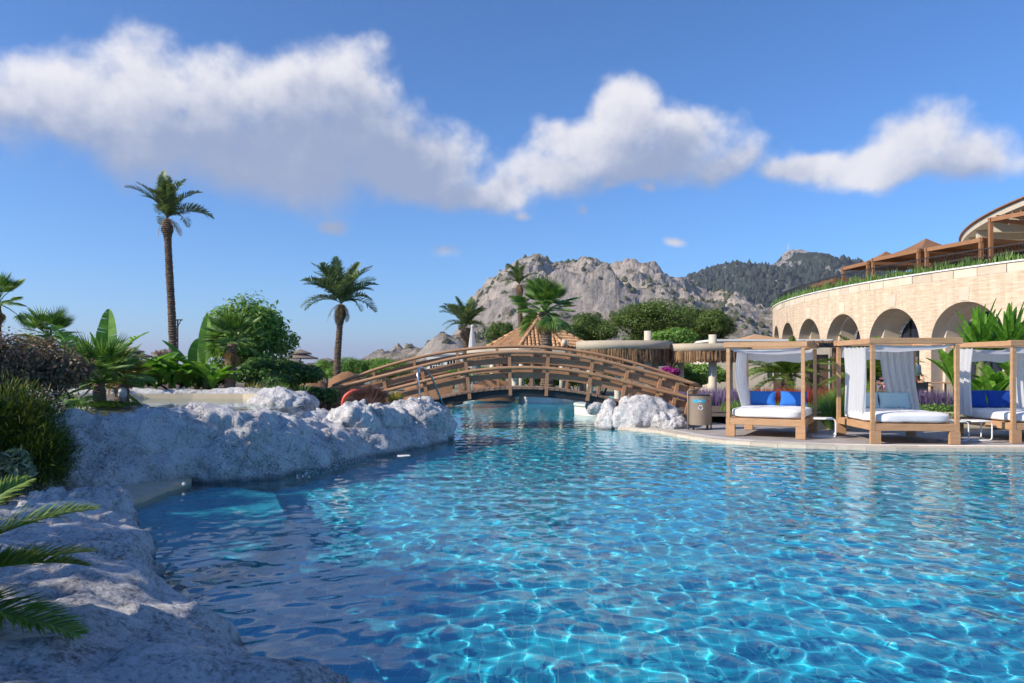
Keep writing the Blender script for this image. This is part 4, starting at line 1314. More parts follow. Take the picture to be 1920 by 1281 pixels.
# capping course of single blocks under the coping, then the coping itself
d = 150.0; k = 0
while d < 213.5:
    w = random.uniform(1.3, 2.0); pr = random.choice((.004, .012, .02))
    p = []
    for rad in (BR + pr, BR - .45):
        for dd, z in ((d + .02, 6.003), (d + w / 2, 6.003), (d + w - .02, 6.003), (d + w - .02, 6.44), (d + w / 2, 6.44), (d + .02, 6.44)): p.append(cyl(rad, dd, z))
    mb = MB(); mb.add(p, [(5, 4, 3, 2, 1, 0), (6, 7, 8, 9, 10, 11)] + [(i, (i + 1) % 6, 6 + (i + 1) % 6, 6 + i) for i in range(6)])
    mb.build('cap_block', M['stone_block'], bld); d += w
mb = MB(); mb.sweep([cyl(BR - .2, x, 6.475) for x in np.arange(150, 214, 1.0)], .56, .07); mb.build('coping', M['white_render'], bld)
mb = MB(); dg = np.arange(150, 214.1, 2.0)
for p, q in zip(dg[:-1], dg[1:]):
    mb.add([cyl(BR - .46, p, 5.62), cyl(BR - .46, q, 5.62), cyl(BR - 14, q, 5.62), cyl(BR - 14, p, 5.62)], [(0, 1, 2, 3)])
    mb.add([cyl(BR - .46, p, 5.62), cyl(BR - .46, q, 5.62), cyl(BR - .46, q, 6.44), cyl(BR - .46, p, 6.44)], [(0, 1, 2, 3)])
mb.build('terrace_floor', M['cream_render'], bld)
# railing
mb = MB()
for d in np.arange(158, 212, .22): mb.bar(cyl(BR - .32, d, 6.5), cyl(BR - .32, d, 7.28), .022, .022)
o = mb.build('railing_bars', M['dark_steel'], bld); tag(o, kind='stuff')
mb = MB(); mb.sweep([cyl(BR - .32, x, 7.30) for x in np.arange(158, 212, 1.0)], .05, .05); mb.sweep([cyl(BR - .32, x, 6.60) for x in np.arange(158, 212, 1.0)], .04, .03); mb.build('railing_rail', M['dark_steel'], bld)
# strip of plants along the railing
r = np.random.default_rng(8); n = 2600
dg = R(1) * r.uniform(158, 212, n); rd = BR - .12 + r.normal(0, .10, n)
b = np.stack([BC[0] + rd * np.cos(dg), BC[1] + rd * np.sin(dg), np.full(n, 6.48)], -1)
hgt = .20 + .45 * (np.sin(dg * 160) * .5 + .5) * r.random(n)
t = b + np.stack([r.normal(0, .10, n), r.normal(0, .10, n), hgt + .1], -1)
tag(obj('terrace_plants', blades_mesh('terrace_plants', b, t, .055, M['leaf_hedge'], r, 3, .15)), 'strip of green plants growing along the terrace railing', 'plants', kind='stuff')

# dark sheet added behind the railing in place of chairs and dark furniture
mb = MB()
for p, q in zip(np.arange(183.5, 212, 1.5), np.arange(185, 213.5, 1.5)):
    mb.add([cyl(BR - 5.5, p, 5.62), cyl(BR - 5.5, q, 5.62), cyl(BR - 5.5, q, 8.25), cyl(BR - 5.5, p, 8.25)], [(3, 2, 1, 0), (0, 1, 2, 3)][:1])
mb.build('terrace_dark_sheet', M['dark_backdrop'], bld)


def pergola(d0, d1, zb, peak, label, r0=BR - 1.0, r1=BR - 5.0, tent=True, mid=False):
    root = thing('pergola', label, 'pergola', cyl(BR - 3, (d0 + d1) / 2, 5.62), 0, 'timber pergolas on the roof terrace')
    o = Vector(root.location); c = {}
    for i, rad in enumerate((r0, r1)):
        for j, dd in enumerate((d0, d1)):
            p = Vector(cyl(rad, dd, 5.62)) - o; c[i, j] = p
            MB().bar(p, p + Vector((0, 0, zb - 5.62 - .01)), .16, .16).build('post', M['timber_dark'], root)
    up = Vector((0, 0, zb - 5.62 + .07))
    for a, b in (((0, 0), (0, 1)), ((1, 0), (1, 1)), ((0, 0), (1, 0)), ((0, 1), (1, 1))):
        e = (c[b] - c[a]).normalized() * .12
        MB().bar(c[a] + up - e, c[b] + up + e + Vector((0, 0, .004 if a == (0, 0) and b == (1, 0) else 0)), .12, .20).build('beam', M['timber_dark'], root)
    if tent:
        top = (c[0, 0] + c[0, 1] + c[1, 0] + c[1, 1]) / 4 + Vector((0, 0, peak - 5.62)); up = Vector((0, 0, zb - 5.62 + .18))
        mb = MB(); K = 8; cs = [c[0, 0], c[0, 1], c[1, 1], c[1, 0]]
        for i in range(4):
            A, B = cs[i] + up, cs[(i + 1) % 4] + up
            g = [[(A.lerp(B, u / K)).lerp(top, v / K) - Vector((0, 0, .35 * math.sin(math.pi * v / K) * .5)) for u in range(K + 1)] for v in range(K + 1)]
            b = len(mb.v); mb.add([p for row in g for p in row], [(v * (K + 1) + u, v * (K + 1) + u + 1, (v + 1) * (K + 1) + u + 1, (v + 1) * (K + 1) + u) for v in range(K) for u in range(K)])
        mb.build('tent_roof', M['brown_canvas'], root, True)
    else:
        for t_ in np.linspace(.1, .9, 7):
            a = c[0, 0].lerp(c[0, 1], t_); b = c[1, 0].lerp(c[1, 1], t_); MB().bar(a + up + Vector((0, 0, .14)), b + up + Vector((0, 0, .14)), .06, .08).build('rafter', M['timber_dark'], root)
    return root


M['timber_dark'] = mat('pergola_timber', (.34, .165, .075), (.27, .125, .055), 3, .65, .2, 14, isl=.12)
pergola(176.5, 181.8, 7.15, 0, 'low flat timber pergola at the far end of the roof terrace', tent=False)
pergola(183.4, 187.2, 7.75, 8.75, 'small brown tent pergola second from the far end of the roof terrace')
pergola(187.9, 193.0, 7.85, 8.95, 'brown tent pergola with a sharp peak in the middle of the terrace')
pergola(193.8, 198.3, 7.8, 8.45, 'brown tent pergola just below the eave of the big round roof', r0=BR - 1.0)
pergola(199.0, 203.0, 8.7, 9.5, 'tall timber pergola under the big round roof at the picture edge', tent=False)
pergola(203.6, 208.0, 7.9, 9.1, 'brown tent pergola partly cut by the picture edge')

# big round roof behind the terrace
RC = (66.0, 36.0); RR = 38.0; RZ = 10.55
rf = thing('round_roof', 'big round overhanging roof with beige eave and rafter ends above the terrace', 'roof', (0, 0, 0))
mb = MB(); dg = np.arange(120, 225, 1.25); n = len(dg)
prof = [(RR, RZ), (RR, RZ + .34), (RR - .02, RZ + .36)]
mb.add([cyl(RR, d, RZ, RC) for d in dg] + [cyl(RR + .02, d, RZ + .36, RC) for d in dg], [(i, n + i, n + i + 1, i + 1)[::-1] for i in range(n - 1)]); mb.build('eave_fascia', M['cream_render'], rf, True)
mb = MB(); mb.add([cyl(RR - .02, d, RZ, RC) for d in dg] + [cyl(RR - 9, d, RZ - .25, RC) for d in dg], [(i, i + 1, n + i + 1, n + i)[::-1] for i in range(n - 1)]); mb.build('soffit', M['cream_render'], rf, True)
mb = MB(); mb.add([cyl(RR + .16, d, RZ + .365, RC) for d in dg] + [cyl(RR - 14, d, RZ + 3.6, RC) for d in dg] + [cyl(RR + .16, d, RZ + .46, RC) for d in dg], [(i, i + 1, n + i + 1, n + i) for i in range(n - 1)] + [(i, 2 * n + i, 2 * n + i + 1, i + 1) for i in range(n - 1)] + [(2 * n + i, n + i, n + i + 1, 2 * n + i + 1) for i in range(n - 1)]); mb.build('roof_covering', M['timber_dark'], rf, True)
for d in np.arange(141, 210, 4.6):
    mb = MB(); a, b = cyl(RR - .25, d, 0, RC), cyl(RR - 7.5, d, 0, RC); sd = Vector((-math.sin(R(d)), math.cos(R(d)), 0)) * .22
    a, b = Vector(a), Vector(b); z = Vector((0, 0, 1))
    pts = [a - sd + z * (RZ - .02), a + sd + z * (RZ - .02), a + sd + z * (RZ - .62), a - sd + z * (RZ - .62), b - sd + z * (RZ - .27), b + sd + z * (RZ - .27), b + sd + z * (RZ - .95), b - sd + z * (RZ - .95)]
    mb.add(pts, [(0, 1, 2, 3), (7, 6, 5, 4), (0, 4, 5, 1), (1, 5, 6, 2), (2, 6, 7, 3), (3, 7, 4, 0)]); mb.build('rafter_end', M['cream_render'], rf)
mb = MB(); mb.add([cyl(RR - 7.6, d, 5.6, RC) for d in dg] + [cyl(RR - 7.6, d, RZ - .25, RC) for d in dg], [(i, n + i, n + i + 1, i + 1)[::-1] for i in range(n - 1)]); mb.build('glass_wall', M['pale_glass'] if 'pale_glass' in M else M['white_render'], rf, True)


# ------------------------------------------------------------------ footbridge
def build_bridge():
    root = thing('footbridge', 'arched timber footbridge with curved rails spanning the pool', 'bridge', (0, 0, 0))
    YN, YF = 20.0, 21.85
    zn = lambda x: max(.10, 1.12 - .052 * (x - .3) ** 2) if abs(x - .3) < 2.6 else max(.10, 1.12 - .052 * 6.76 - .052 * 2 * 2.6 * .93 * (abs(x - .3) - 2.6))
    zt = lambda x: 2.27 - .0405 * (x - .1) ** 2
    xs = np.linspace(-4.75, 4.95, 60)
    # steel side girders
    for y in (YN + .06, YF - .06):
        mb = MB(); mb.sweep([(x, y, zn(x) - .15) for x in xs], .07, .19); mb.build('girder', M['dark_steel'], root)
    mb = MB(); mb.sweep([(x, (YN + YF) / 2, zn(x) - .13) for x in xs], YF - YN - .3, .06); mb.build('soffit', M['dark_steel'], root)
    # deck planks, one by one
    L = .145; x = -4.75
    pl = MB().box((0, 0, 0), (L - .014, YF - YN + .10, .045), 0, .006).mesh('plank', M['plank'])
    while x < 4.9:
        a = math.atan2(zn(x + .07) - zn(x - .07), .14)
        o = obj('plank', pl, root, (x, (YN + YF) / 2 + random.uniform(-.012, .012), zn(x) - .02), (0, -a, 0)); x += L
    # near railing
    def rail(f, y, rr, off, name, x0=-4.9, x1=4.98, m='rail_wood', flat=None):
        pts = [(x, y, f(x) + off) for x in np.linspace(x0, x1, 50)]
        mb = MB()
        if flat: mb.sweep(pts, flat[0], flat[1])
        else: mb.tube(pts, rr * 1.3, 10)
        mb.build(name, M[m], root, not flat)
    top = lambda x: zn(x) + .96 if abs(x - .3) < 4.3 else zn(x) + .96
    for off, nm in ((.955, 'handrail'), (.54, 'middle_rail')): rail(zn, YN - .07, .038, off, nm)
    for off in (.755, .335): rail(zn, YN + .075, 0, off, 'side_board', flat=(.035, .165), m='bridge_wood')
    for px_ in (676, 733, 805, 881, 957, 1024, 1101, 1163, 1225, 1257, 1283):
        x = XA(px_, YN); s = math.atan2(zn(x + .1) - zn(x - .1), .2) * .75
        mb = MB(); u = Vector((-math.sin(s), 0, math.cos(s)))
        p = Vector((x, YN, zn(x) - .20)); mb.bar(p, p + u * 1.14, .09, .11, (0, 1, 0)); mb.build('post', M['bridge_wood'], root)
    # far railing
    dk = lambda x: zn(x)
    rail(zt, YF - .02, .036, .0, 'handrail', -5.25, 5.5); rail(zt, YF + .075, 0, -.20, 'side_board', -5.2, 5.4, 'bridge_wood', (.035, .15))
    rail(zt, YF - .02, .034, -.47, 'middle_rail', -5.2, 5.4); rail(zt, YF + .075, 0, -.68, 'side_board', -5.2, 5.4, 'bridge_wood', (.035, .15))
    for px_ in (623, 700, 776, 857, 932, 998, 1068, 1130, 1190, 1248, 1309):
        x = XA(px_, YF); z1 = zt(x) - .01; z0 = max(.08, min(zn(x) - .12, z1 - .9)); s = .6 * math.atan2(zt(x + .1) - zt(x - .1), .2)
        mb = MB(); mb.bar((x + math.sin(s) * (z1 - z0), YF, z0), (x, YF, z1), .08, .10, (0, 1, 0)); mb.build('post', M['bridge_wood'], root)
    return root


build_bridge()


# ------------------------------------------------------------------ daybeds
def soft_slab(name, c, s, m, parent, puff=.03, n=(22, 22), seed=1, rot=None, corner=.10):
    """mattress or cushion: rounded, slightly uneven pillow shape of given size"""
    r = Vector((seed * 3.1, seed * 1.7, seed))
    bm = bmesh.new(); bmesh.ops.create_cube(bm, size=2.0)
    bmesh.ops.subdivide_edges(bm, edges=bm.edges[:], cuts=9, use_grid_fill=True)
    e = corner
    for v in bm.verts:
        p = v.co.copy(); q = Vector((abs(p.x) ** 6, abs(p.y) ** 6, abs(p.z) ** 6)); l = (q.x + q.y + q.z) ** (1 / 6)
        p = p / max(l, 1e-6) * max(abs(p.x), abs(p.y), abs(p.z))
        b = (1 - p.x * p.x) * (1 - p.y * p.y)
        z = p.z * (1 + puff / s[2] * 2 * b) if abs(p.z) > .5 else p.z
        w = Vector((p.x * s[0] / 2, p.y * s[1] / 2, z * s[2] / 2))
        w += Vector((mnoise.noise(w * 5 + r), mnoise.noise(w * 5 + r * 2), mnoise.noise(w * 4 + r * 3))) * .016 + Vector((0, 0, mnoise.noise(Vector((w.x * 14, w.y * 4, 0)) + r) * .007))
        v.co = w
    me = bpy.data.meshes.new(name); bm.to_mesh(me); bm.free(); me.materials.append(m); me.polygons.foreach_set('use_smooth', [True] * len(me.polygons))
    return obj(name, me, parent, c, rot)


def curtain(parent, p0, p1, z0, z1, folds, amp, seed, belly=0.0, foot=None, m='white_cloth'):
    """hanging cloth gathered into folds between two points; the foot may be drawn to another line"""
    r = random.Random(seed); p0, p1 = Vector(p0), Vector(p1); q0, q1 = (Vector(foot[0]), Vector(foot[1])) if foot else (p0, p1)
    d = (p1 - p0); nrm = Vector((-d.y, d.x, 0)).normalized(); K, J = 64, 26; ph = r.uniform(0, 6)
    vs = []
    for j in range(J + 1):
        t = j / J
        for k in range(K + 1):
            u = k / K
            p = (p0.lerp(p1, u)).lerp(q0.lerp(q1, u), t ** 1.3)
            f = math.sin(u * folds * 6.283 + ph + .6 * math.sin(t * 2.2 + u * 3)) * amp * (.35 + .65 * t) + .4 * amp * math.sin(u * folds * 2.1 * 6.283 + ph * 2)
            w = p + nrm * (f + belly * math.sin(math.pi * min(1, t * 1.05)))
            vs.append((w.x, w.y, z1 + (z0 - z1) * t + .012 * math.sin(u * folds * 6.28)))
    fs = [(j * (K + 1) + k, j * (K + 1) + k + 1, (j + 1) * (K + 1) + k + 1, (j + 1) * (K + 1) + k) for j in range(J) for k in range(K)]
    return obj('curtain', mesh_np('curtain', np.array(vs), np.array(fs), M[m], True), parent)


def daybed(label, loc, rz, W, D, H=2.14, seed=1, curtains=(), cap_split=False):
    root = thing('daybed', label, 'daybed', loc, rz, 'canopy daybeds by the pool')
    t = .076; w, d = W / 2 - t / 2, D / 2 - t / 2
    for sx in (-1, 1):
        for sy in (-1, 1):
            MB().box((sx * w, sy * d, H / 2 - .065), (t, t, H - .13 - .004), 0, .006).build('post', M['timber'], root)
            MB().box((sx * (w - .05), sy * (d + (.05 if sy < 0 else -.05) * 0), .135), (.20, t + .012, .27), 0, .006).build('foot', M['timber'], root)
    for sy in (-1, 1):
        MB().box((0, sy * (d + .004), .345), (W + .02, .055, .145), 0, .006).build('base_rail', M['timber'], root)
        MB().box((0, sy * (d + .002), H - .055), (W + .10, .12, .12), 0, .008).build('top_beam', M['timber'], root)
    for sx in (-1, 1):
        MB().box((sx * (w + .004), 0, .345), (.055, D - .02, .14), 0, .006).build('base_rail', M['timber'], root)
        MB().box((sx * (w + .002), 0, H - .060), (.12, D - .15, .112), 0, .008).build('top_beam', M['timber'], root)
    MB().box((0, 0, .40), (W - .16, D - .16, .04)).build('platform', M['timber'], root)
    soft_slab('mattress', (0, -.02, .525), (W - .10, D - .10, .215), M['mattress'], root, .012, seed=seed)
    # sagging canopy cloth under the top beams, folded down at the front and the back
    K = 24; vs = []; r = Vector((seed, 2.2, 0))
    line = [(-d + .02, H - .16), (-d + .06, H - .12), (-d * .5, H - .21), (0, H - .17), (d * .5, H - .22), (d - .05, H - .13), (d - .02, H - .28), (d - .03, H - .40)]
    lc = catmull([(a, b) for a, b in line], 5)
    for y, z in lc:
        for k in range(K + 1):
            u = k / K * 2 - 1
            vs.append((u * (w - .03), y, z + .05 * (u * u - 1) * .8 + .018 * mnoise.noise(Vector((u * 2.5, y * 3, seed))) + (.02 * math.sin(u * 7 + seed) if z < H - .25 else 0)))
    n = len(lc)
    obj('canopy', mesh_np('canopy', np.array(vs), np.array([(j * (K + 1) + k, j * (K + 1) + k + 1, (j + 1) * (K + 1) + k + 1, (j + 1) * (K + 1) + k) for j in range(n - 1) for k in range(K)]), M['white_cloth'], True), root)
    for i, (a, b, z0, z1, f, am, be, ft) in enumerate(curtains): curtain(root, a, b, z0, z1, f, am, seed * 7 + i, be, ft)
    return root, w, d


def cushion(bed, x, y, label, m, seed, w=.62, h=.36, lean=18, tilt=0.0):
    """scatter cushion standing on a mattress; placed in the bed's own directions"""
    mw = bed.matrix_basis.copy() if bed.matrix_basis else Matrix()
    bpy_loc = Matrix.Translation(bed.location) @ Matrix.Rotation(bed.rotation_euler.z, 4, 'Z')
    p = bpy_loc @ Vector((x, y, .645 + h / 2 * math.cos(R(lean)) - .01))
    o = thing('cushion', label, 'cushion', p, bed.rotation_euler.z + tilt, 'cushions on the daybeds')
    c = bmesh.new(); bmesh.ops.create_grid(c, x_segments=16, y_segments=16, size=1.0)
    vs = []
    for side in (-1, 1):
        for v in c.verts:
            x_, z_ = v.co.x, v.co.y
            th = .075 * ((1 - x_ ** 4) * (1 - z_ ** 4)) ** .6
            pin = 1 - .05 * (1 - abs(x_) ** 2) * (abs(z_) ** 3)
            pin2 = 1 - .07 * (1 - abs(z_) ** 2) * (abs(x_) ** 3)
            vs.append((x_ * w / 2 * pin2, side * th + .006 * mnoise.noise(Vector((x_ * 3, z_ * 3, seed + side))), z_ * h / 2 * pin))
    nv = len(c.verts); c.verts.index_update(); fs = []
    for side in (0, 1):
        for f in c.faces:
            ids = [v.index + nv * side for v in f.verts]; fs.append(ids if side else ids[::-1])
    c.free()
    cu = obj('cover', mesh_np('cover', np.array(vs), np.array(fs), m, True), o, (0, 0, 0), (R(-lean), 0, 0))
    pts = [(sx * w / 2 * .985, 0, sz * h / 2 * .985) for sx, sz in ((-1, -1), (0, -.93), (1, -1), (.925, 0), (1, 1), (0, .95), (-1, 1), (-.925, 0), (-1, -1))]
    MB().tube(pts, .007, 5).build('piping', m, cu)
    return o


Z0 = .112
# bed 1: front corners (4.92, 17.0) and (6.36, 16.2)
b1, w1, d1 = daybed('leftmost timber daybed beside the waste bin, two bright blue cushions under its white canopy', (6.12, 17.52, Z0), R(-29), 1.68, 2.06, 2.13, 1,
    [((-.77, -.20, 0), (-.77, .92, 0), .62, 1.95, 5, .05, .07, ((-.70, .0, 0), (-.66, .90, 0)))])
b2, w2, d2 = daybed('middle timber daybed with pale aqua cushions and white side curtains', (8.30, 16.22, Z0), R(-4), 1.74, 1.98, 2.17, 2,
    [((-.80, -.55, 0), (-.80, .75, 0), .50, 2.0, 6, .05, -.02, ((-.77, -.40, 0), (-.80, .62, 0))), ((.05, .90, 0), (.80, .86, 0), .60, 2.0, 5, .06, .06, ((.20, .62, 0), (.80, .58, 0)))])
b3, w3, d3 = daybed('rightmost timber daybed cut by the picture edge, deep blue cushions', (11.20, 16.45, Z0), R(1), 1.74, 2.0, 2.13, 3,
    [((-.84, .30, 0), (-.84, .93, 0), .50, 2.0, 3, .05, .05, ((-.95, .15, 0), (-.92, .80, 0))), ((.02, .30, 0), (.62, .36, 0), .55, 1.98, 4, .05, .05, None)])
cushion(b1, -.36, .68, 'bright blue cushion on the left half of the leftmost daybed', M['blue_cloth'], 1)
cushion(b1, .36, .68, 'bright blue cushion on the right half of the leftmost daybed', M['blue_cloth'], 2)
cushion(b2, -.40, .66, 'pale aqua cushion nearer the left curtain of the middle daybed', M['aqua_cloth'], 3, .70, .38)
cushion(b2, .30, .66, 'pale aqua cushion against the right curtain of the middle daybed', M['aqua_cloth'], 4, .70, .38)
cushion(b3, -.62, .70, 'narrow visible deep blue cushion beside the white curtain of the rightmost daybed', M['navy_cloth'], 5, .66, .42)
cushion(b3, .06, .70, 'wide deep blue cushion in the middle of the rightmost daybed', M['navy_cloth'], 6, .70, .42)


def side_table(label, loc, rz):
    root = thing('side_table', label, 'side table', loc, rz, 'white tube side tables')
    w, d, h = .46, .34, .42
    for sy in (-1, 1):
        y = sy * d / 2
        pts = [(-w / 2, y, .016), (w / 2 - .07, y, .016), (w / 2 - .02, y, .036), (w / 2, y, .085), (w / 2, y, h - .07), (w / 2 - .02, y, h - .02), (w / 2 - .07, y, h), (-w / 2, y, h)]
        MB().tube(pts, .016, 8).build('frame_tube', M['white_paint'], root, True)
    MB().tube([(-w / 2, -d / 2, .016), (-w / 2, d / 2, .016)], .016, 8).build('cross_tube', M['white_paint'], root, True)
    MB().box((-.02, 0, h + .012), (w - .06, d - .02, .018), 0, .004).build('top', M['white_paint'], root)
    return root


side_table('white tube side table between the leftmost and the middle daybed', (XA(1540, 16.9), 16.75, Z0), R(-20))
side_table('white tube side table standing close against the middle daybed', (9.42, 15.95, Z0), R(4))
side_table('white tube side table in front of the rightmost daybed', (9.98, 16.05, Z0), R(3))


# ------------------------------------------------------------------ waste bin
def waste_bin():
    root = thing('waste_bin', 'taupe metal recycling bin with a pale blue label beside the bridge', 'bin', (XA(1312, 18.75), 18.75, Z0), R(-4))
    w, d = .50, .44; n = 10
    pl = [(-w / 2, d / 2), (-w / 2, -d / 2 + .10)] + [(-w / 2 + w * i / n, -d / 2 + .10 - .10 * math.sin(math.pi * i / n)) for i in range(1, n)] + [(w / 2, -d / 2 + .10), (w / 2, d / 2)]
    mb = MB(); k = len(pl)
    mb.add([(x, y, .12) for x, y in pl] + [(x, y, .84) for x, y in pl], [tuple(range(k)), tuple(range(k, 2 * k))[::-1]] + [(i, k + i, k + (i + 1) % k, (i + 1) % k) for i in range(k)])
    mb.build('body', M['taupe'], root)
    mb = MB(); mb.add([(x * .98, y * .98, .843) for x, y in pl] + [(x * .98, y * .98, .875) for x, y in pl], [tuple(range(k)), tuple(range(k, 2 * k))[::-1]] + [(i, k + i, k + (i + 1) % k, (i + 1) % k) for i in range(k)])
    mb.build('lid', M['dark_steel'], root)
    MB().tube([(-.30, -.05, 0), (-.30, -.05, .95), (-.285, -.03, .975), (-.02, .04, 1.0)], .022, 8).build('frame_post', M['taupe'], root, True)
    MB().tube([(.29, .06, 0), (.29, .06, .90)], .02, 8).build('frame_post', M['taupe'], root, True)
    for x in (-.17, .17): MB().box((x, -.10, .06), (.05, .05, .12)).build('foot', M['dark_steel'], root)
    def front(x): return -d / 2 + .10 - .10 * math.sin(math.pi * (x + w / 2) / w) - .004
    mb = MB(); xs = np.linspace(-.20, .12, 9); mb.add([(x, front(x), .68) for x in xs] + [(x, front(x), .76) for x in xs], [(i, i + 1, 9 + i + 1, 9 + i) for i in range(8)]); lb = mb.build('label', M['cyan_print'], root)
    mb = MB()
    for x, l in ((-.085, .012), (-.068, .010), (-.050, .014), (-.031, .011), (-.014, .012)): mb.add([(x, front(x) - .003, .706), (x + l, front(x) - .003, .706), (x + l, front(x) - .003, .732), (x, front(x) - .003, .732)], [(0, 1, 2, 3)])
    mb.build('label_lettering', M['white_print'], lb)
    mb = MB(); xs = (.15, .20); mb.add([(.15, front(.15), .69), (.20, front(.20), .69), (.20, front(.20), .75), (.15, front(.15), .75)], [(0, 1, 2, 3)]); mb.build('small_label', M['orange_plastic'], root)
    mb = MB()                                   # three bent arrows chasing each other
    for j in range(3):
        a = 2 * math.pi * j / 3 + .5; pr = []
        for t in np.linspace(0, 1.35, 6): pr.append((a + t, .052))
        for (a0, r0), (a1, r1) in zip(pr[:-1], pr[1:]):
            q = [(r0 - .012) * math.cos(a0), (r0 - .012) * math.sin(a0)], [(r0 + .012) * math.cos(a0), (r0 + .012) * math.sin(a0)], [(r1 + .012) * math.cos(a1), (r1 + .012) * math.sin(a1)], [(r1 - .012) * math.cos(a1), (r1 - .012) * math.sin(a1)]
            mb.add([(x - .02, front(-.02) - .002, .56 + z) for x, z in q], [(0, 1, 2, 3)])
        a1, a2 = a + 1.35, a + 1.75
        mb.add([(x - .02, front(-.02) - .002, .56 + z) for x, z in (((.052 - .028) * math.cos(a1), (.052 - .028) * math.sin(a1)), ((.052 + .028) * math.cos(a1), (.052 + .028) * math.sin(a1)), (.052 * math.cos(a2), .052 * math.sin(a2)))], [(0, 1, 2)])
    mb.build('recycling_symbol', M['white_print'], root)


waste_bin()


# ------------------------------------------------------------------ thatch-fringed round bars behind the bridge
def round_bar(label, c, rx, ry, z0, z1, fringe, cols, seed, tall=(), base=.1):
    root = thing('thatched_bar', label, 'bar', (c[0], c[1], base), 0, 'thatch-fringed round bars')
    N = 72; sup = 2.6; r = np.random.default_rng(seed); z0 -= base; z1 -= base
    def pl(k, s=1.0):
        a = 2 * math.pi * k / N; ca, sa = math.cos(a), math.sin(a)
        return (rx * s * math.copysign(abs(ca) ** (2 / sup), ca), ry * s * math.copysign(abs(sa) ** (2 / sup), sa))
    mb = MB(); mb.add([(*pl(k), z0) for k in range(N)] + [(*pl(k), z1) for k in range(N)] + [(*pl(k, .95), z1) for k in range(N)] + [(*pl(k, .95), z0) for k in range(N)],
        [(i, (i + 1) % N, N + (i + 1) % N, N + i) for i in range(N)] + [(N + i, N + (i + 1) % N, 2 * N + (i + 1) % N, 2 * N + i) for i in range(N)] + [(2 * N + i, 2 * N + (i + 1) % N, 3 * N + (i + 1) % N, 3 * N + i) for i in range(N)] + [(3 * N + i, 3 * N + (i + 1) % N, (i + 1) % N, i) for i in range(N)])
    mb.build('fascia', M['bar_fascia'], root, True)
    mb = MB(); mb.add([(*pl(k, .95), z0 + .08) for k in range(N)], [tuple(range(N))]); mb.build('roof', M['brown_panel'], root)
    # fringe: many hanging strips of dry palm
    n = int(950 * (rx + ry) / 3.5); k = r.uniform(0, N, n); s = r.uniform(.955, 1.0, n)
    b = np.array([(*pl(kk, ss), z0 + .02) for kk, ss in zip(k, s)]); t = b.copy(); t[:, 2] -= fringe * r.uniform(.75, 1.08, n); t[:, :2] *= r.uniform(.985, 1.025, (n, 1))
    w = r.uniform(.03, .085, n)[:, None]; tg = np.stack([-b[:, 1], b[:, 0], np.zeros(n)], -1); tg = unit(tg)
    V = np.stack([b - tg * w / 2, b + tg * w / 2, t + tg * w * .32, t - tg * w * .32], 1).reshape(-1, 3)
    V += r.normal(0, .006, V.shape)
    o = obj('thatch_fringe', mesh_np('thatch_fringe', V, np.arange(n * 4).reshape(-1, 4), M['thatch']), root); tag(o, kind='stuff')
    mb = MB(); mb.add([(*pl(q, .94), z0 - fringe * .85) for q in range(N)] + [(*pl(q, .94), z0) for q in range(N)], [(i, (i + 1) % N, N + (i + 1) % N, N + i) for i in range(N)]); mb.build('thatch_lining', M['thatch'], root)
    for (dx, dy, rad, zt) in cols:
        MB().lathe([(rad * 1.08, 0), (rad, .25), (rad * .94, zt - base)], 16, (dx, dy, 0)).build('column', M['cream_render'], root, True)
    return root


bA = round_bar('wide thatch-fringed round bar just right of the tiled pavilion', (XA(1172, 31.5), 31.9, 0), 2.02, 1.9, 2.37, 2.71, .56, [(XA(1215, 30.8) - XA(1172, 31.5), -1.1, .17, 3.12), (XA(1160, 31) - XA(1172, 31.5), -.6, .14, 2.5), (XA(1238, 31) - XA(1172, 31.5), .2, .14, 2.5), (-1.4, .4, .14, 2.5)], 1)
bB = round_bar('smaller thatch-fringed round bar behind the leftmost daybed', (XA(1330, 31.0), 31.4, 0), 1.72, 1.8, 2.28, 2.58, .46, [(XA(1340, 30) - XA(1330, 31), -1.1, .17, 2.95), (-1.0, .4, .14, 2.4), (1.1, .5, .14, 2.4)], 2)
bC = round_bar('long thatch-fringed bar behind the middle of the bridge under the tiled roof', (XA(945, 34.5), 35.0, 0), 1.75, 1.6, 2.16, 2.42, .32, [(XA(965, 34) - XA(945, 34.5), -1.2, .15, 2.3), (-1.2, -.6, .13, 2.3), (1.3, -.4, .13, 2.3)], 3)
# counters that stand in the water behind the bridge
def counter(label, c, rx, ry, z):
    root = thing('pool_counter', label, 'counter', (c[0], c[1], 0), 0, 'pale round walls standing in the pool behind the bridge')
    MB().lathe([(1.0, -1.0), (1.0, z - .10)], 48, (0, 0, 0), rx, ry).build('wall', M['pale_wall'], root, True)
    MB().lathe([(1.03, z - .097), (1.04, z - .06), (1.03, z), (.8, z + .004)], 48, (0, 0, 0), rx, ry).build('coping', M['pale_coping'], root, True)


counter('wide pale round pool wall in the middle under the bridge', (XA(1036, 33.5), 34.6), 1.50, 1.6, .42)
counter('long low pale pool wall left of the middle under the bridge', (XA(915, 36), 37.2), 1.35, 1.5, .30)
counter('pale green-topped round wall next to the right bridge rock', (XA(1122, 25), 25.6), .75, 1.0, .42)

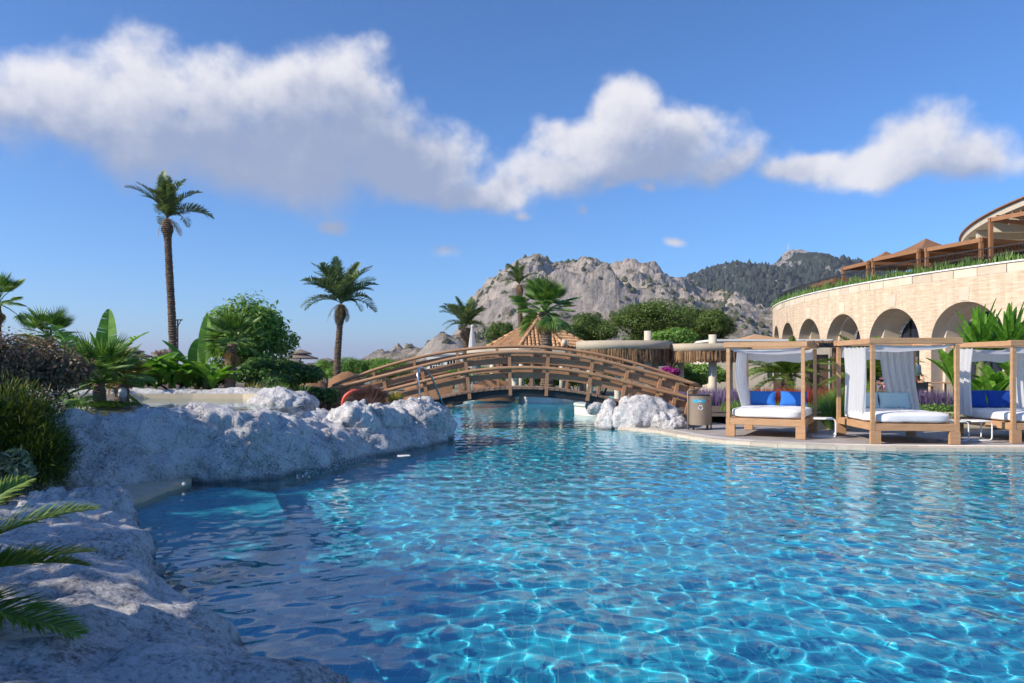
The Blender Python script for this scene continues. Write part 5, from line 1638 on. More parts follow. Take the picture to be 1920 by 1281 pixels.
# ------------------------------------------------------------------ octagonal pavilion with a tiled roof
def pavilion():
    c = (XA(1009.5, 40.5), 40.5); root = thing('tiled_pavilion', 'octagonal pavilion with an orange clay-tile roof behind the bridge', 'pavilion', (c[0], c[1], .1))
    rad = 3.0; zE, zA = 2.50, 4.05; rot = R(-90 - 22.5 + 2)
    cor = [(rad * math.cos(rot + i * math.pi / 4), rad * math.sin(rot + i * math.pi / 4), zE) for i in range(8)]; apex = Vector((0, 0, zA))
    mb = MB(); mb.add([tuple(Vector(p) - Vector((0, 0, .05))) for p in cor] + [(0, 0, zA - .05)], [(i, (i + 1) % 8, 8) for i in range(8)]); mb.build('roof', M['terracotta'], root)
    for i in range(8):
        A, B = Vector(cor[i]), Vector(cor[(i + 1) % 8]); mid = (A + B) / 2; up = (apex - mid); H = up.length; up.normalize(); al = (B - A); Wd = al.length; al.normalize(); nr = al.cross(up).normalized()
        if nr.z < 0: nr = -nr
        mb = MB(); pitch = .205; n = int(Wd / pitch); tl = .34
        for k in range(n):
            x = (k + .5) * pitch - n * pitch / 2; top = H * (1 - abs(x) / (Wd / 2)); y = -.06
            while y < top - .08:
                l = min(tl + .05, top - y)
                b = mid + al * x + up * y + nr * .045; e = mid + al * x + up * (y + l) + nr * .012
                vs = []; K = 5
                for p, w in ((b, .085), (e, .072)):
                    for j in range(K): a = math.pi * j / (K - 1); vs.append(p + al * (math.cos(a) * w) + nr * (math.sin(a) * w * .85))
                mb.add(vs, [(j, j + 1, K + j + 1, K + j) for j in range(K - 1)] + [(0, 1, 2, 3, 4)]); y += tl
        o = mb.build('roof_tiles', M['terracotta'], root); tag(o, kind='stuff')
        hip = MB()
        for j in range(9):
            p = A.lerp(apex, j / 9.0); q = A.lerp(apex, (j + 1.1) / 9.0 if j < 8 else 1.0); u = Vector((0, 0, .05)); hip.tube([p + u + Vector((0, 0, .03)), q + u], [.105, .085], 8)
        hip.build('hip_tiles', M['terracotta'], root, True)
        f = MB(); f.bar(A - Vector((0, 0, .16)), B - Vector((0, 0, .16)), .08, .22); f.build('fascia', M['cream_render'], root)
        MB().lathe([(.14, 0), (.13, zE - .2)], 14, (A.x * .9, A.y * .9, 0)).build('column', M['cream_render'], root, True)
    MB().lathe([(.16, -.03), (.17, .06), (.10, .16), (.05, .32), (.015, .42)], 12, (0, 0, zA)).build('finial', M['terracotta'], root, True)
    MB().lathe([(.0, .0), (.11, .03), (.16, .16), (.11, .30), (.0, .33)], 12, (cor[1][0] * .98, cor[1][1] * .98, zE + .08)).build('ridge_ball', M['cream_render'], root, True)


pavilion()


# ------------------------------------------------------------------ low buildings behind
def villa(label, x0, x1, y, z1, m, windows, depth=6.0, roof=None, doors=()):
    root = thing('low_building', label, 'building', ((x0 + x1) / 2, y, .1)); w = x1 - x0; o = (x0 + x1) / 2; h = z1 - .1
    MB().box((0, depth / 2, h / 2), (w, depth, h)).build('wall', m, root)
    MB().box((0, depth / 2, h + .06), (w + .25, depth + .25, .12)).build('roof_slab', M['white_render'], root)
    for (a, b, za, zb) in windows:
        wn = MB().box(((a + b) / 2 - o, -.015, (za + zb) / 2 - .1), (b - a, .04, zb - za)).build('window', M['glass'], root); fr = MB()
        for x in np.linspace(a, b, 5): fr.bar((x - o, -.05, za - .1), (x - o, -.05, zb - .1), .06, .06)
        for z in np.linspace(za, zb, 3): fr.bar((a - o, -.052, z - .1), (b - o, -.052, z - .1), .06, .06)
        fr.build('window_frame', M['white_paint'], wn)
    for (a, b, zb) in doors: MB().box(((a + b) / 2 - o, -.02, zb / 2), (b - a, .06, zb)).build('door', M['brown_panel'], root)
    if roof:
        a, b, zz = roof; mb = MB(); mb.add([(a - o, .5, h + .12), (b - o, .5, h + .12), (b - o, 4.5, h + .12), (a - o, 4.5, h + .12), ((a + b) / 2 - o, 2.5, zz - .1)], [(0, 1, 4), (1, 2, 4), (2, 3, 4), (3, 0, 4)]); mb.build('tiled_roof', M['terracotta'], root)
    return root


villa('cream garden building with lattice windows seen under the leftmost daybed canopy', XA(1338, 44), XA(1556, 44), 44, 3.10, M['cream_render'], [(XA(1396, 44), XA(1421, 44), 1.95, 2.45), (XA(1437, 44), XA(1486, 44), .9, 2.55), (XA(1500, 44), XA(1516, 44), 1.2, 2.4)], roof=(XA(1405, 44), XA(1458, 46), 3.62), doors=((XA(1450, 44), XA(1478, 44), 2.35),))
villa('long white flat-roofed building far left of the tiled pavilion', XA(800, 62), XA(872, 62), 62, 2.55, M['white_render'], [(XA(806, 62), XA(826, 62), 1.2, 2.1), (XA(838, 62), XA(860, 62), 1.2, 2.1)])
villa('white flat-roofed building beyond the smaller thatched bar', XA(1325, 75), XA(1450, 75), 75, 4.1, M['white_render'], [(XA(1345, 75), XA(1352, 75), 2.6, 3.5), (XA(1385, 75), XA(1395, 75), 2.6, 3.5)])

# dark timber pergola in front of the arches between the daybeds
pg = thing('dark_pergola', 'dark timber pergola with brown panels seen between the leftmost and middle daybeds', 'pergola', (XA(1560, 27), 27, .1))
for x in (-.9, .1, 1.0): MB().box((x, 0, 1.12), (.14, .14, 2.24)).build('post', M['brown_panel'], pg)
MB().box((.05, -.05, 2.33), (2.5, .2, .16)).build('beam', M['dark_steel'], pg)
MB().box((.05, .6, 2.34), (2.5, .16, .14)).build('beam', M['dark_steel'], pg)
for x in np.linspace(-1.1, 1.2, 8): MB().box((x, .3, 2.46), (.06, 1.2, .08)).build('rafter', M['brown_panel'], pg)
for x in (-.45, .55): MB().box((x, .12, 1.05), (.72, .05, 1.9)).build('panel', M['brown_panel'], pg)
# ------------------------------------------------------------------ palms
GP = 'tall feather palms standing against the sky'
def at(px, py, Y): p = P(px, py, Y); return (p.x, p.y, p.z)


date_palm('date_palm', 'tallest feather palm with a long bare trunk rising over the left garden', (XA(326, 30), 30, 1.0), at(313, 412, 30), .165, .13, 1.85, 1, GP, .8, (-.02, 0), 6, .10)
date_palm('date_palm', 'feather palm with a bulging neck left of the bridge against open sky', (XA(631, 30), 30, .6), at(640, 572, 30), .16, .105, 1.85, 2, GP, .9, (0, 0), 8, .11)
date_palm('date_palm', 'low feather palm beside the closed white parasol left of the pavilion', (XA(874, 42), 42, .1), at(874, 615, 42), .22, .20, 1.75, 3, GP, .85, (0, 0), 3, .16)
date_palm('date_palm', 'slender feather palm behind the tiled pavilion in front of the grey mountain', (XA(977, 52), 52, .1), at(974, 535, 52), .19, .15, 1.6, 4, GP, .65, (0, 0), 7, .12)
fan_palm('fan_palm', 'broad fan palm with a rough trunk in front of the tiled roof', (XA(1026, 34), 34, .3), at(1022, 585, 34), .32, .24, 1.45, 5, None, 'fan', 30, 5)
fan_palm('fan_palm', 'fan palm cut by the left picture edge', (XA(-2, 26), 26, 1.0), at(-4, 568, 26), .11, .09, 1.05, 6, None, 'fan', 16, 5, 'palm_trunk')
fan_palm('fan_palm', 'stocky fan palm with a shaggy trunk in the left garden beside the round tree', (XA(430, 18.4), 18.4, 1.04), at(436, 640, 18.4), .15, .115, .82, 7, None, 'fan_small', 38, 3, 'pale_trunk', .3)
fan_palm('fan_palm', 'low fan palm behind the purple-brown bush', (XA(92, 19), 19, 1.04), at(92, 632, 19), .14, .12, .85, 8, None, 'fan_small', 26, 0)
cycad_palm('cycad', 'feathery cycad at the left picture edge behind the purple-brown bush', (XA(42, 18), 18, 1.04), .78, .14, .75, 9, None, 24)
fan_palm('fan_palm', 'squat spiky green fan palm clump on the rock edge left of the yellowish palm', (XA(186, 13.6), 13.6, 1.0), at(186, 718, 13.6), .12, .10, .95, 10, None, 'fan_small', 40, 0, 'pale_trunk', .4)
fan_palm('fan_palm', 'short yellowish palm on a dark stump beside the upper basin', (XA(229, 14.6), 14.6, .95), at(229, 700, 14.6), .14, .12, .62, 11, None, 'fan_yellow', 30, 4, 'palm_trunk', .4)

# foreground cycad whose fronds reach in from the left
root = thing('cycad', 'large cycad in the near left corner, feathery fronds reaching over the rock', 'cycad', (-2.84, 3.35, .36))
palm_trunk(root, [(0, 0, -.2), (0, 0, .1), (0, 0, .3)], .13, .12, M['pale_trunk'], 8)
BIGF = [pinnate_frond('frond', 1.0, a0, a1, 150, .21, M['cycad'], 80 + i, .012, .36, .95, .013, .10, .08) for i, (a0, a1) in enumerate([(1.0, .2), (.7, -.25), (.45, -.35), (.2, -.35)])]
for az, pit, L, v in ((22, 24, 1.05, 2), (8, 10, 1.0, 2), (-8, 2, 1.08, 3), (-22, 16, .9, 2), (60, 30, .9, 1), (100, 25, .9, 1), (150, 20, .9, 2), (200, 20, .9, 1), (250, 20, .9, 2), (300, 20, .85, 1), (-40, 30, .85, 1), (42, 14, .95, 3)):
    o = obj('frond', BIGF[v], root, (0, 0, .28), (random.uniform(-.5, .5), -R(pit), R(az))); L *= .92; o.scale = (L, L, L)

# cycads in the bed behind the daybeds
cycad_palm('cycad', 'spreading cycad framed by the leftmost daybed', (XA(1476, 23.5), 23.5, .45), .98, .20, 1.45, 12, 'cycads behind the daybeds', 36)
cycad_palm('cycad', 'spreading cycad with a thick trunk seen through the middle daybed', (XA(1632, 21.5), 21.5, .40), .95, .17, 1.5, 13, 'cycads behind the daybeds', 36)

# ------------------------------------------------------------------ banana and bird-of-paradise plants
banana_plant('banana_plant', 'tall banana plant with torn upright leaves over the purple-brown bush', (XA(200, 17.8), 17.8, 1.04),
             [(1.75, .26, 95, 88, 84, .35), (1.55, .22, 8, 78, 25, .9), (1.35, .20, 178, 75, -35, .8), (1.25, .09, 165, 72, 62, .0), (1.2, .2, 300, 60, 0, .6), (1.0, .2, 215, 60, 10, .5), (1.0, .2, 30, 50, -10, .5)], .35, .09, 1)
banana_plant('banana_plant', 'banana plant with a drooping split leaf between the bush and the tall banana', (XA(152, 17.2), 17.2, 1.04),
             [(1.75, .30, 160, 84, 30, .8), (1.1, .18, 200, 65, -20, .9), (1.0, .16, 60, 60, 0, .5), (.9, .16, 300, 60, -10, .5)], .3, .08, 2)
banana_plant('banana_plant', 'broad-leaved plant with one long leaf leaning left below the tall palm', (XA(368, 19.6), 19.6, 1.04),
             [(1.5, .2, 172, 62, 38, .15), (1.15, .24, 95, 85, 80, .1), (.9, .2, 20, 55, -10, .2), (.9, .2, 250, 50, -15, .2), (.8, .2, 310, 55, -20, .2)], .25, .07, 3)
banana_plant('banana_plant', 'young banana plant with one rounded upright leaf against the round tree', (XA(384, 19.2), 19.2, 1.04),
             [(1.75, .20, 80, 89, 82, .0), (1.1, .2, 200, 60, 0, .2), (1.0, .2, 330, 60, -10, .3), (1.0, .2, 270, 60, -20, .3)], .35, .07, 4)
for i, (px_, Y, s, lb) in enumerate([(262, 18.2, .85, 'low broad-leaved plant right of the yellowish palm'), (292, 18.6, 1.0, 'broad-leaved plant with large heart-like leaves below the thatched parasol'), (322, 18.3, .8, 'broad-leaved plant with pale stalks at the foot of the tallest palm'), (350, 18.6, .85, 'leafy plant with upright pale stalks left of the stocky fan palm'), (398, 18.2, .75, 'low broad-leaved plant close to the stocky fan palm trunk')]):
    r = random.Random(40 + i)
    banana_plant('elephant_ear', lb, (XA(px_, Y), Y, 1.04), [(s * r.uniform(.9, 1.45), .22 * s, r.uniform(0, 360), r.uniform(66, 86), r.uniform(-30, 30), .08) for k in range(13)], .12, .04, 50 + i, 'leafy plant')
def paddle_fan(n, L, W, seed):
    r = random.Random(seed); out = []
    for k in range(n):
        t = k / (n - 1); az = 180 * (k * .618 % 1) + r.uniform(-12, 12) + (180 if k % 2 else 0)
        out.append((L * r.uniform(.8, 1.1) * (1 - .35 * t), W * r.uniform(.8, 1.15), az, 88 - 45 * t, 84 - 95 * t + r.uniform(-10, 10), .15 + .8 * t))
    return out


banana_plant('bird_of_paradise', 'tall bird-of-paradise plant with paddle leaves standing before the last full arch', (XA(1838, 21.5), 21.5, .3), paddle_fan(40, 1.75, .125, 7), 1.65, .15, 7, 'tall plant')
banana_plant('bird_of_paradise', 'bird-of-paradise plant nearer the right picture edge with a feathery outline', (XA(1893, 21.0), 21.0, .3), paddle_fan(40, 1.7, .12, 8), 1.65, .15, 8, 'tall plant')
for i, (px_, Y, h, s, lb) in enumerate([(1790, 21.8, .9, 1.2, 'low paddle-leaved plant left of the tall bird-of-paradise'), (1852, 19.4, .25, 1.25, 'paddle-leaved plant seen through the rightmost daybed'), (1872, 19.9, .5, 1.1, 'second paddle-leaved plant close to the post of the rightmost daybed'), (1915, 20, .7, 1.3, 'paddle-leaved plant behind the right edge of the rightmost daybed')]):
    r = random.Random(70 + i)
    banana_plant('paddle_plant', lb, (XA(px_, Y), Y, .3), [(s * r.uniform(.75, 1.1), .15 * s, r.uniform(0, 360), r.uniform(65, 85), r.uniform(10, 60), .25) for k in range(12)], h, .07, 90 + i, 'leafy plant')

# ------------------------------------------------------------------ trees
r = np.random.default_rng(21)
c = P(468, 627, 21.5)
blobs = [((c.x - .05, c.y, c.z + .1), (1.0, 1.0, 1.05)), ((c.x + .48, c.y, c.z - .35), (.72, .8, .9)), ((c.x - .66, c.y, c.z - .3), (.68, .8, .8))] + clumpy((c.x, c.y, c.z), (1.28, 1.1, 1.20), 26, r)
limb_tree('round_tree', 'dense round evergreen tree with glossy leaves in the left garden', 'tree', (c.x, c.y, 1.04), blobs, 15000, .15, 2.4, M['leaf_green'], .13, 31, shell=.62)
pines = [(1110, 622, 58, 1.7, 1.7, 'broad pine just right of the tiled roof'), (1068, 636, 56, 1.1, 1.2, 'small pine directly behind the tiled roof edge'),
         (1042, 626, 62, .9, 1.3, 'dark pine behind the trunk of the broad fan palm'), (1215, 602, 52, 2.5, 1.9, 'largest broad pine above the wide thatched bar'),
         (1285, 612, 56, 1.8, 1.7, 'dark pine between the largest pine and the right-hand pine'), (1340, 614, 54, 1.25, 1.6, 'round pine at the right end of the pine group'),
         (940, 628, 60, 1.1, 1.1, 'small pine left of the tiled roof peak'), (995, 606, 64, .8, 1.0, 'small pine peeping over the left slope of the tiled roof')]
for i, (px_, py_, Y, rx, rz, lb) in enumerate(pines):
    c = P(px_, py_, Y); rr_ = np.random.default_rng(100 + i)
    bl = [((c.x, c.y, c.z - .2), (rx * .7, rx * .7, rz * .62))] + clumpy((c.x, c.y, c.z + .1), (rx * 1.2, rx * 1.1, rz * 1.2), 26, rr_, .6) + clumpy((c.x, c.y, c.z - rz * .8), (rx * 1.15, rx * 1.0, rz * .9), 12, rr_, .7)
    limb_tree('pine_tree', lb, 'tree', (c.x, c.y, .1), bl, int(9000 + 5000 * rx), .20, 3.4, M['leaf_pine'], .20, 200 + i, 'pines behind the pavilion and bars', .5, .55)
c = P(1262, 634, 40)
limb_tree('small_tree', 'bright green bushy tree directly above the smaller thatched bar', 'tree', (c.x, c.y, .1), clumpy((c.x, c.y, c.z - .1), (1.5, 1.2, 1.0), 16, np.random.default_rng(5)), 7000, .18, 2.6, M['leaf_green'], .12, 61)
c = P(1305, 706, 36)
limb_tree('small_tree', 'leafy green tree seen under the smaller thatched bar', 'tree', (c.x, c.y, .1), clumpy((c.x, c.y, c.z), (1.5, 1.0, .8), 14, np.random.default_rng(6)), 5000, .2, 2.2, M['leaf_green'], .1, 62)
# bare frangipani
fr = thing('bare_tree', 'leafless pale-twigged tree beside the tallest palm', 'tree', (XA(318, 22), 22, 1.04)); rb = random.Random(4); mb = MB()
def branch(p, d, l, rad, k):
    q = p + d * l; mb.tube([p, p.lerp(q, .5) + Vector((rb.uniform(-.03, .03), rb.uniform(-.03, .03), 0)), q], [rad, rad * .85, rad * .75], 6)
    if k:
        for j in range(3 if k > 2 else 2):
            e = (d + Vector((rb.uniform(-.8, .8), rb.uniform(-.8, .8), rb.uniform(.05, .5)))).normalized(); branch(q, e, l * rb.uniform(.6, .8), rad * .72, k - 1)
branch(Vector((0, 0, 0)), Vector((0, 0, 1)), .38, .05, 5); mb.build('branches', M['pale_trunk'], fr, True)

# trees that stand left of the picture and throw the dappled shade over the near rocks and water
for i, (x, y, h, rx) in enumerate([(-8.6, .6, 4.3, 1.5), (-9.0, 3.2, 4.9, 1.7), (-9.6, 5.6, 4.4, 1.5), (-10.1, 8.0, 4.2, 1.4), (-6.1, -1.0, 4.5, 1.5), (-6.6, .7, 4.7, 1.5)]):
    rr_ = np.random.default_rng(300 + i); bl = clumpy((x, y, h - 1.1), (rx, rx, 1.7), 17, rr_)
    limb_tree('shade_tree', ('leafy garden tree outside the left picture edge, %s along the row from the camera' % ('second', 'third', 'fourth', 'fifth', 'first', 'sixth')[i]), 'tree', (x, y, .34), bl, 1700, .20, 2.0, M['leaf_tree'], .11, 400 + i, 'garden trees just outside the left edge')

# ------------------------------------------------------------------ shrubs on the left
rr_ = np.random.default_rng(51)
c = P(46, 706, 10.3)
bl = [((0, 0, c.z - .34), (.80, .6, .60)), ((-.5, 0, c.z - .30), (.7, .6, .62))] + [((q[0] * 1.0, q[1], q[2]), s) for q, s in clumpy((-.1, 0, c.z - .30), (1.15, .8, .75), 22, rr_)]
shrub('purple_bush', 'large dark purple-brown bush at the left edge above the rock wall', 'bush', (c.x, c.y, .34), bl + [((-.2, 0, .55), (.9, .6, .45)), ((.1, -.1, .35), (.8, .5, .35)), ((-.4, -.2, .2), (.7, .5, .3))], 30000, .056, 1.7, M['leaf_bush'], 52, shell=.55)
c = P(30, 850, 8.75)
bl = [((-.35, .1, .35), (.60, .5, .55)), ((-.1, 0, .66), (.40, .4, .50)), ((-.40, 0, 1.0), (.50, .4, .45))] + clumpy((-.2, 0, .62), (.62, .5, .85), 22, rr_)
rj = thing('juniper', 'yellow-green feathery conifer bush hanging over the ledge at the left edge', 'bush', (c.x + .28, c.y, .14))
rg = np.random.default_rng(53); p, d = leaf_points(bl, 17000, rg, .6)
obj('foliage', blades_mesh('foliage', p, p + unit(d + rg.normal(size=p.shape) * .45 + np.array([0, 0, .25])) * rg.uniform(.06, .15, (len(p), 1)), .016, M['leaf_juniper'], rg, 2, .1), rj)
c = P(12, 905, 8.0)
bl = clumpy((0, 0, .45), (.34, .3, .36), 9, rr_)
shrub('laurel_shrub', 'small shrub with long grey-green leaves at the left edge below the conifer bush', 'bush', (c.x - .06, c.y, .14), bl, 420, .16, 3.6, M['leaf_grey'], 54)
c = P(52, 790, 9.3)
shrub('dark_shrub', 'low dark green shrub tucked between the purple-brown bush and the conifer', 'bush', (c.x - .2, c.y, .3), clumpy((0, 0, .62), (.55, .4, .42), 12, rr_), 6000, .07, 2.0, M['leaf_dark'], 55)
for i, (px_, py_, Y, w, h, n, mm, lb) in enumerate([
        (560, 705, 19.5, .75, .55, 4000, 'leaf_dark', 'dark shrub behind the pale boulder left of the bridge'), (595, 722, 19.0, .55, .38, 2500, 'leaf_dark', 'small dark shrub touching the left bridge post'),
        (500, 700, 20.0, .8, .5, 4000, 'leaf_tree', 'leafy shrub under the dense round tree'), (520, 722, 18.6, .6, .3, 2000, 'leaf_dark', 'low dark shrub beside the strappy plants'),
        (330, 712, 20, 1.2, .35, 3500, 'leaf_tree', 'low leafy shrub at the foot of the tallest palm'), (180, 712, 18.5, 1.2, .4, 3500, 'leaf_dark', 'dark shrub under the banana plants'), (400, 712, 20.2, .9, .45, 3500, 'leaf_tree', 'leafy shrub behind the stocky fan palm')]):
    c = P(px_, py_, Y); shrub('garden_shrub', lb, 'bush', (c.x, c.y, 1.0 if px_ < 580 else .6), [((q[0], q[1], q[2]), s) for q, s in clumpy((0, 0, max(.3, c.z - 1.0)), (w, w * .8, h), 12, np.random.default_rng(600 + i))], n, .11, 2.3, M[mm], 620 + i)
for i, (px_, Y, lb) in enumerate([(472, 17.6, 'yellow-green strappy plant by the upper basin'), (492, 17.7, 'grey-green strappy plant between two others at the basin end'), (522, 17.8, 'tall strappy plant left of the pale boulder'), (565, 18.0, 'dark strappy plant right of the pale boulder')]):
    tuft('strappy_plant', lb, 'plant', (XA(px_, Y), Y, 1.0), 60, .45, .38, .035, M[('leaf_yellow', 'leaf_grey', 'leaf_hedge', 'leaf_dark')[i]], 640 + i, 'strappy plants beside the upper basin', .2)
# on the rock by the bridge
tuft('purple_fountain_grass', 'dark purple grass clump in front of the left bridge rail', 'grass clump', (XA(694, 16.9), 16.9, .82), 3400, .62, .50, .013, M['leaf_purple'], 660, None, .35, .4)
tuft('yellow_cycad', 'small yellow-green rosette plant on the rock beside the pool handrail', 'plant', (XA(738, 17.4), 17.4, .86), 120, .36, .36, .030, M['leaf_yellow'], 661, None, .3)
tuft('dry_grass', 'small tuft of straw-coloured grass beside the yellow rosette', 'grass clump', (XA(718, 17.0), 17.0, .84), 70, .2, .2, .014, M['frond_dry'], 662, None, .4)
boulder('boulder', [((XA(205, 13.8), 13.9, .80), (.95, .75, .24))], 'low rock islet in the upper basin under the two small palms', 4, .06)
tuft('ground_cover', 'low dark green ground cover under the two small palms on the rock', 'plant', (XA(205, 13.3), 13.3, .97), 1400, .20, .62, .02, M['leaf_dark'], 663, None, .3)

# feathery hedge beyond the mid palm
for i, (px_, py_, w, lb) in enumerate([(655, 690, 1.5, 'pale green feathery shrub right behind the mid palm'), (700, 692, 1.6, 'pale green feathery shrub in the middle of the far hedge'), (735, 690, 1.5, 'pale green feathery shrub at the right end of the far hedge by the bridge rail'), (612, 698, 1.2, 'pale green feathery shrub left of the mid palm below the parasols')]):
    Y = 46 + i % 2; c = P(px_, py_, Y)
    shrub('tamarisk', lb, 'bush', (c.x, c.y, .1), clumpy((0, 0, 1.25), (w, 1.0, 1.15), 16, np.random.default_rng(700 + i)), 5200, .20, 4.5, M['leaf_green'], 710 + i, 'feathery shrubs beyond the left end of the bridge', .8)

# ------------------------------------------------------------------ planted bed behind the daybeds
hb = poly_sheet('flower_bed', [(4.2, 21.5), (7.6, 19.6), (9.0, 18.9), (24, 18.4), (24, 26.5), (6.2, 26.5)], .30, M['soil']); tag(hb, kind='structure')
for i, (px_, Y, w, h, lb) in enumerate([(1660, 19.4, .75, .30, 'clipped green hedge seen through the left half of the middle daybed'), (1712, 19.4, .7, .30, 'clipped green hedge seen through the right half of the middle daybed'), (1850, 18.9, 1.1, .28, 'clipped green hedge seen through the rightmost daybed'), (1775, 19.2, .6, .3, 'clipped green hedge between the middle and rightmost daybeds')]):
    shrub('hedge', lb, 'hedge', (XA(px_, Y), Y, .28), [((x, 0, h * .8), (.34, .40, h * .6)) for x in np.linspace(-w, w, 7)], 4200, .065, 1.8, M['leaf_hedge'], 720 + i, 'low green hedge behind the daybeds', .4, .6)
hk = MB().box((0, 0, 0), (4.4, .16, .50), 0, .02).build('planter_wall', M['sand_plaster'], None, False, (XA(1690, 18.6), 18.75, .30), (0, 0, R(-4))); tag(hk, 'low beige planter wall under the hedge behind the middle daybed', 'wall')
tuft('fountain_grass', 'full green grass clump between the leftmost and middle daybeds', 'grass clump', (XA(1560, 18.9), 18.9, .12), 1500, .95, .70, .018, M['leaf_hedge'], 731, 'grass clumps behind the daybeds', .3)
tuft('fountain_grass', 'yellow-green grass clump close to the back post of the leftmost daybed', 'grass clump', (XA(1545, 19.6), 19.6, .12), 900, .85, .6, .018, M['leaf_green'], 732, 'grass clumps behind the daybeds', .3)
tuft('fountain_grass', 'tall green grass clump above the side table beside the middle daybed', 'grass clump', (XA(1572, 20.3), 20.3, .3), 1400, 1.05, .75, .018, M['leaf_hedge'], 733, 'grass clumps behind the daybeds', .25)
tuft('fountain_grass', 'yellow grass clump behind the blue cushions of the leftmost daybed', 'grass clump', (XA(1420, 20.0), 20.0, .3), 500, .55, .6, .02, M['leaf_yellow'], 734, 'grass clumps behind the daybeds', .25)
tuft('fountain_grass', 'straggly grass clump between the two blue cushions', 'grass clump', (XA(1463, 20.2), 20.2, .3), 500, .6, .5, .02, M['leaf_yellow'], 735, 'grass clumps behind the daybeds', .25)
def flower_mass(name, label, x0, x1, y, n, h, m, seed, w=.02, depth=.5, z=.3):
    g_ = np.random.default_rng(seed); b = np.stack([g_.uniform(x0, x1, n), y + g_.uniform(-depth, depth, n), np.full(n, z)], -1)
    t = b + np.stack([g_.normal(0, .10, n), g_.normal(0, .10, n), h * g_.uniform(.55, 1.1, n)], -1)
    tag(obj(name, blades_mesh(name, b, t, w, m, g_, 3, .1)), label, 'flowers', kind='stuff')
flower_mass('red_flowers', 'band of red flower spikes behind the leftmost daybed', XA(1412, 22.5), XA(1570, 22.5), 22.3, 4200, .78, M['leaf_red'], 741, .028)
flower_mass('lavender', 'band of lavender behind the waste bin and under the bars', XA(1195, 27), XA(1420, 27), 27, 6000, .85, M['leaf_lavender'], 742, .03, 1.0, .1)
flower_mass('lavender', 'band of lavender below the restaurant terrace behind the middle daybed', XA(1640, 21), XA(1770, 21), 20.8, 3600, .78, M['leaf_lavender'], 743, .026)
flower_mass('green_cover', 'low green ground cover among the flowers behind the daybeds', XA(1380, 21.5), XA(1900, 21.5), 21.5, 7000, .42, M['leaf_hedge'], 744, .035, 1.8)
shrub('bougainvillea', 'magenta flowering shrub behind the right end of the bridge rail', 'bush', (XA(1258, 29), 29, .1), clumpy((0, 0, 1.25), (.55, .4, .35), 8, np.random.default_rng(9)), 900, .09, 1.3, M['petal_pink'], 745)
for i, (px_, Y, w, h, lb) in enumerate([(1000, 43, 1.1, .8, 'green shrub seen under the bridge crown left of the column'), (1080, 42, 1.3, .8, 'green shrub seen under the rails right of the fan palm'), (1130, 40, 1.0, .7, 'green shrub left of the wide bar columns'), (905, 44, 1.3, .9, 'green shrub behind the long thatched bar'), (850, 50, 1.6, 1.0, 'green shrub below the white far-left building'), (1285, 34, 1.2, .9, 'green shrub under the smaller thatched bar')]):
    shrub('background_shrub', lb, 'bush', (XA(px_, Y), Y, .1), clumpy((0, 0, h), (w, .8, h), 12, np.random.default_rng(760 + i)), 2600, .15, 2.2, M['leaf_green'], 770 + i, 'green shrubs behind the bridge')

# ------------------------------------------------------------------ thatched beach parasols and folded cloth shades
def parasol(label, px_, py_top, Y, rad, two=True):
    top = P(px_, py_top, Y); root = thing('thatch_parasol', label, 'parasol', (top.x, top.y, -.2), 0, 'grey thatched beach parasols'); h = top.z + .2
    MB().tube([(0, 0, 0), (0, 0, h - .1)], .06, 8).build('pole', M['bark'], root, True)
    for k, (z, r_, d_) in enumerate(((0, rad * .62, .30), (.27, rad, .40))):
        g_ = np.random.default_rng(int(px_) + k); n = 40; mb = MB()
        pr = [(.03, h - z), (r_ * .5, h - z - d_ * .45), (r_, h - z - d_), (r_ * .97, h - z - d_ - .09), (r_ * .4, h - z - d_ * .62)]
        mb.lathe(pr, n, (0, 0, 0), 1, 1, False); mb.build('thatch_tier', M['grey_thatch'], root)
        b = np.array([(r_ * .96 * math.cos(a), r_ * .96 * math.sin(a), h - z - d_ + .03) for a in g_.uniform(0, 6.28, 260)]); t = b * np.array([1.06, 1.06, 1]) - np.array([0, 0, .16]) * g_.uniform(.6, 1.3, (260, 1))
        tag(obj('thatch_fringe', blades_mesh('thatch_fringe', b, t, .04, M['grey_thatch'], g_, 2, .0), root), kind='stuff')
    return root
parasol('thatched parasol right of the dense round tree, the higher of two', 563, 655, 58, 1.35)
parasol('thatched parasol partly hidden below the higher one beside the round tree', 552, 672, 64, 1.25)
parasol('thatched parasol directly left of the mid palm trunk', 614, 671, 60, 1.25)
parasol('thatched parasol between the banana plants and the bare tree', 247, 652, 60, 1.5)
parasol('thatched parasol half hidden behind the bare tree', 305, 655, 66, 1.5)
def canvas_dome(label, px_, py_, Y, w, h, seed):
    root = thing('canvas_lounger', label, 'shade', (XA(px_, Y), Y, .1), random.uniform(-.3, .3), 'brown canvas beach shades'); K = 14; vs = []
    for j in range(K + 1):
        v = j / K
        for i in range(K + 1):
            u = i / K * 2 - 1; a = v * math.pi * .62
            vs.append((u * w * (1 - .10 * v), -math.cos(a) * .75 * (1 - .2 * u * u), math.sin(a) * h * (1 - .22 * u * u) + .022 * abs(math.sin(u * 8 + seed)) + .02 * math.sin(v * 17 + u * 5)))
    fs = [(j * (K + 1) + i, j * (K + 1) + i + 1, (j + 1) * (K + 1) + i + 1, (j + 1) * (K + 1) + i) for j in range(K) for i in range(K)]
    obj('hood', mesh_np('hood', np.array(vs), np.array(fs), M['brown_canvas'], True), root)
    MB().box((0, .2, .18), (w * 1.9, 1.2, .34), 0, .03).build('base', M['brown_panel'], root)
canvas_dome('brown canvas hood behind the left bridge post and mid palm', 650, 700, 25, .62, 1.38, 1)
canvas_dome('brown canvas hood seen between the rails left of the bridge middle', 812, 705, 30, 1.05, 1.45, 2)
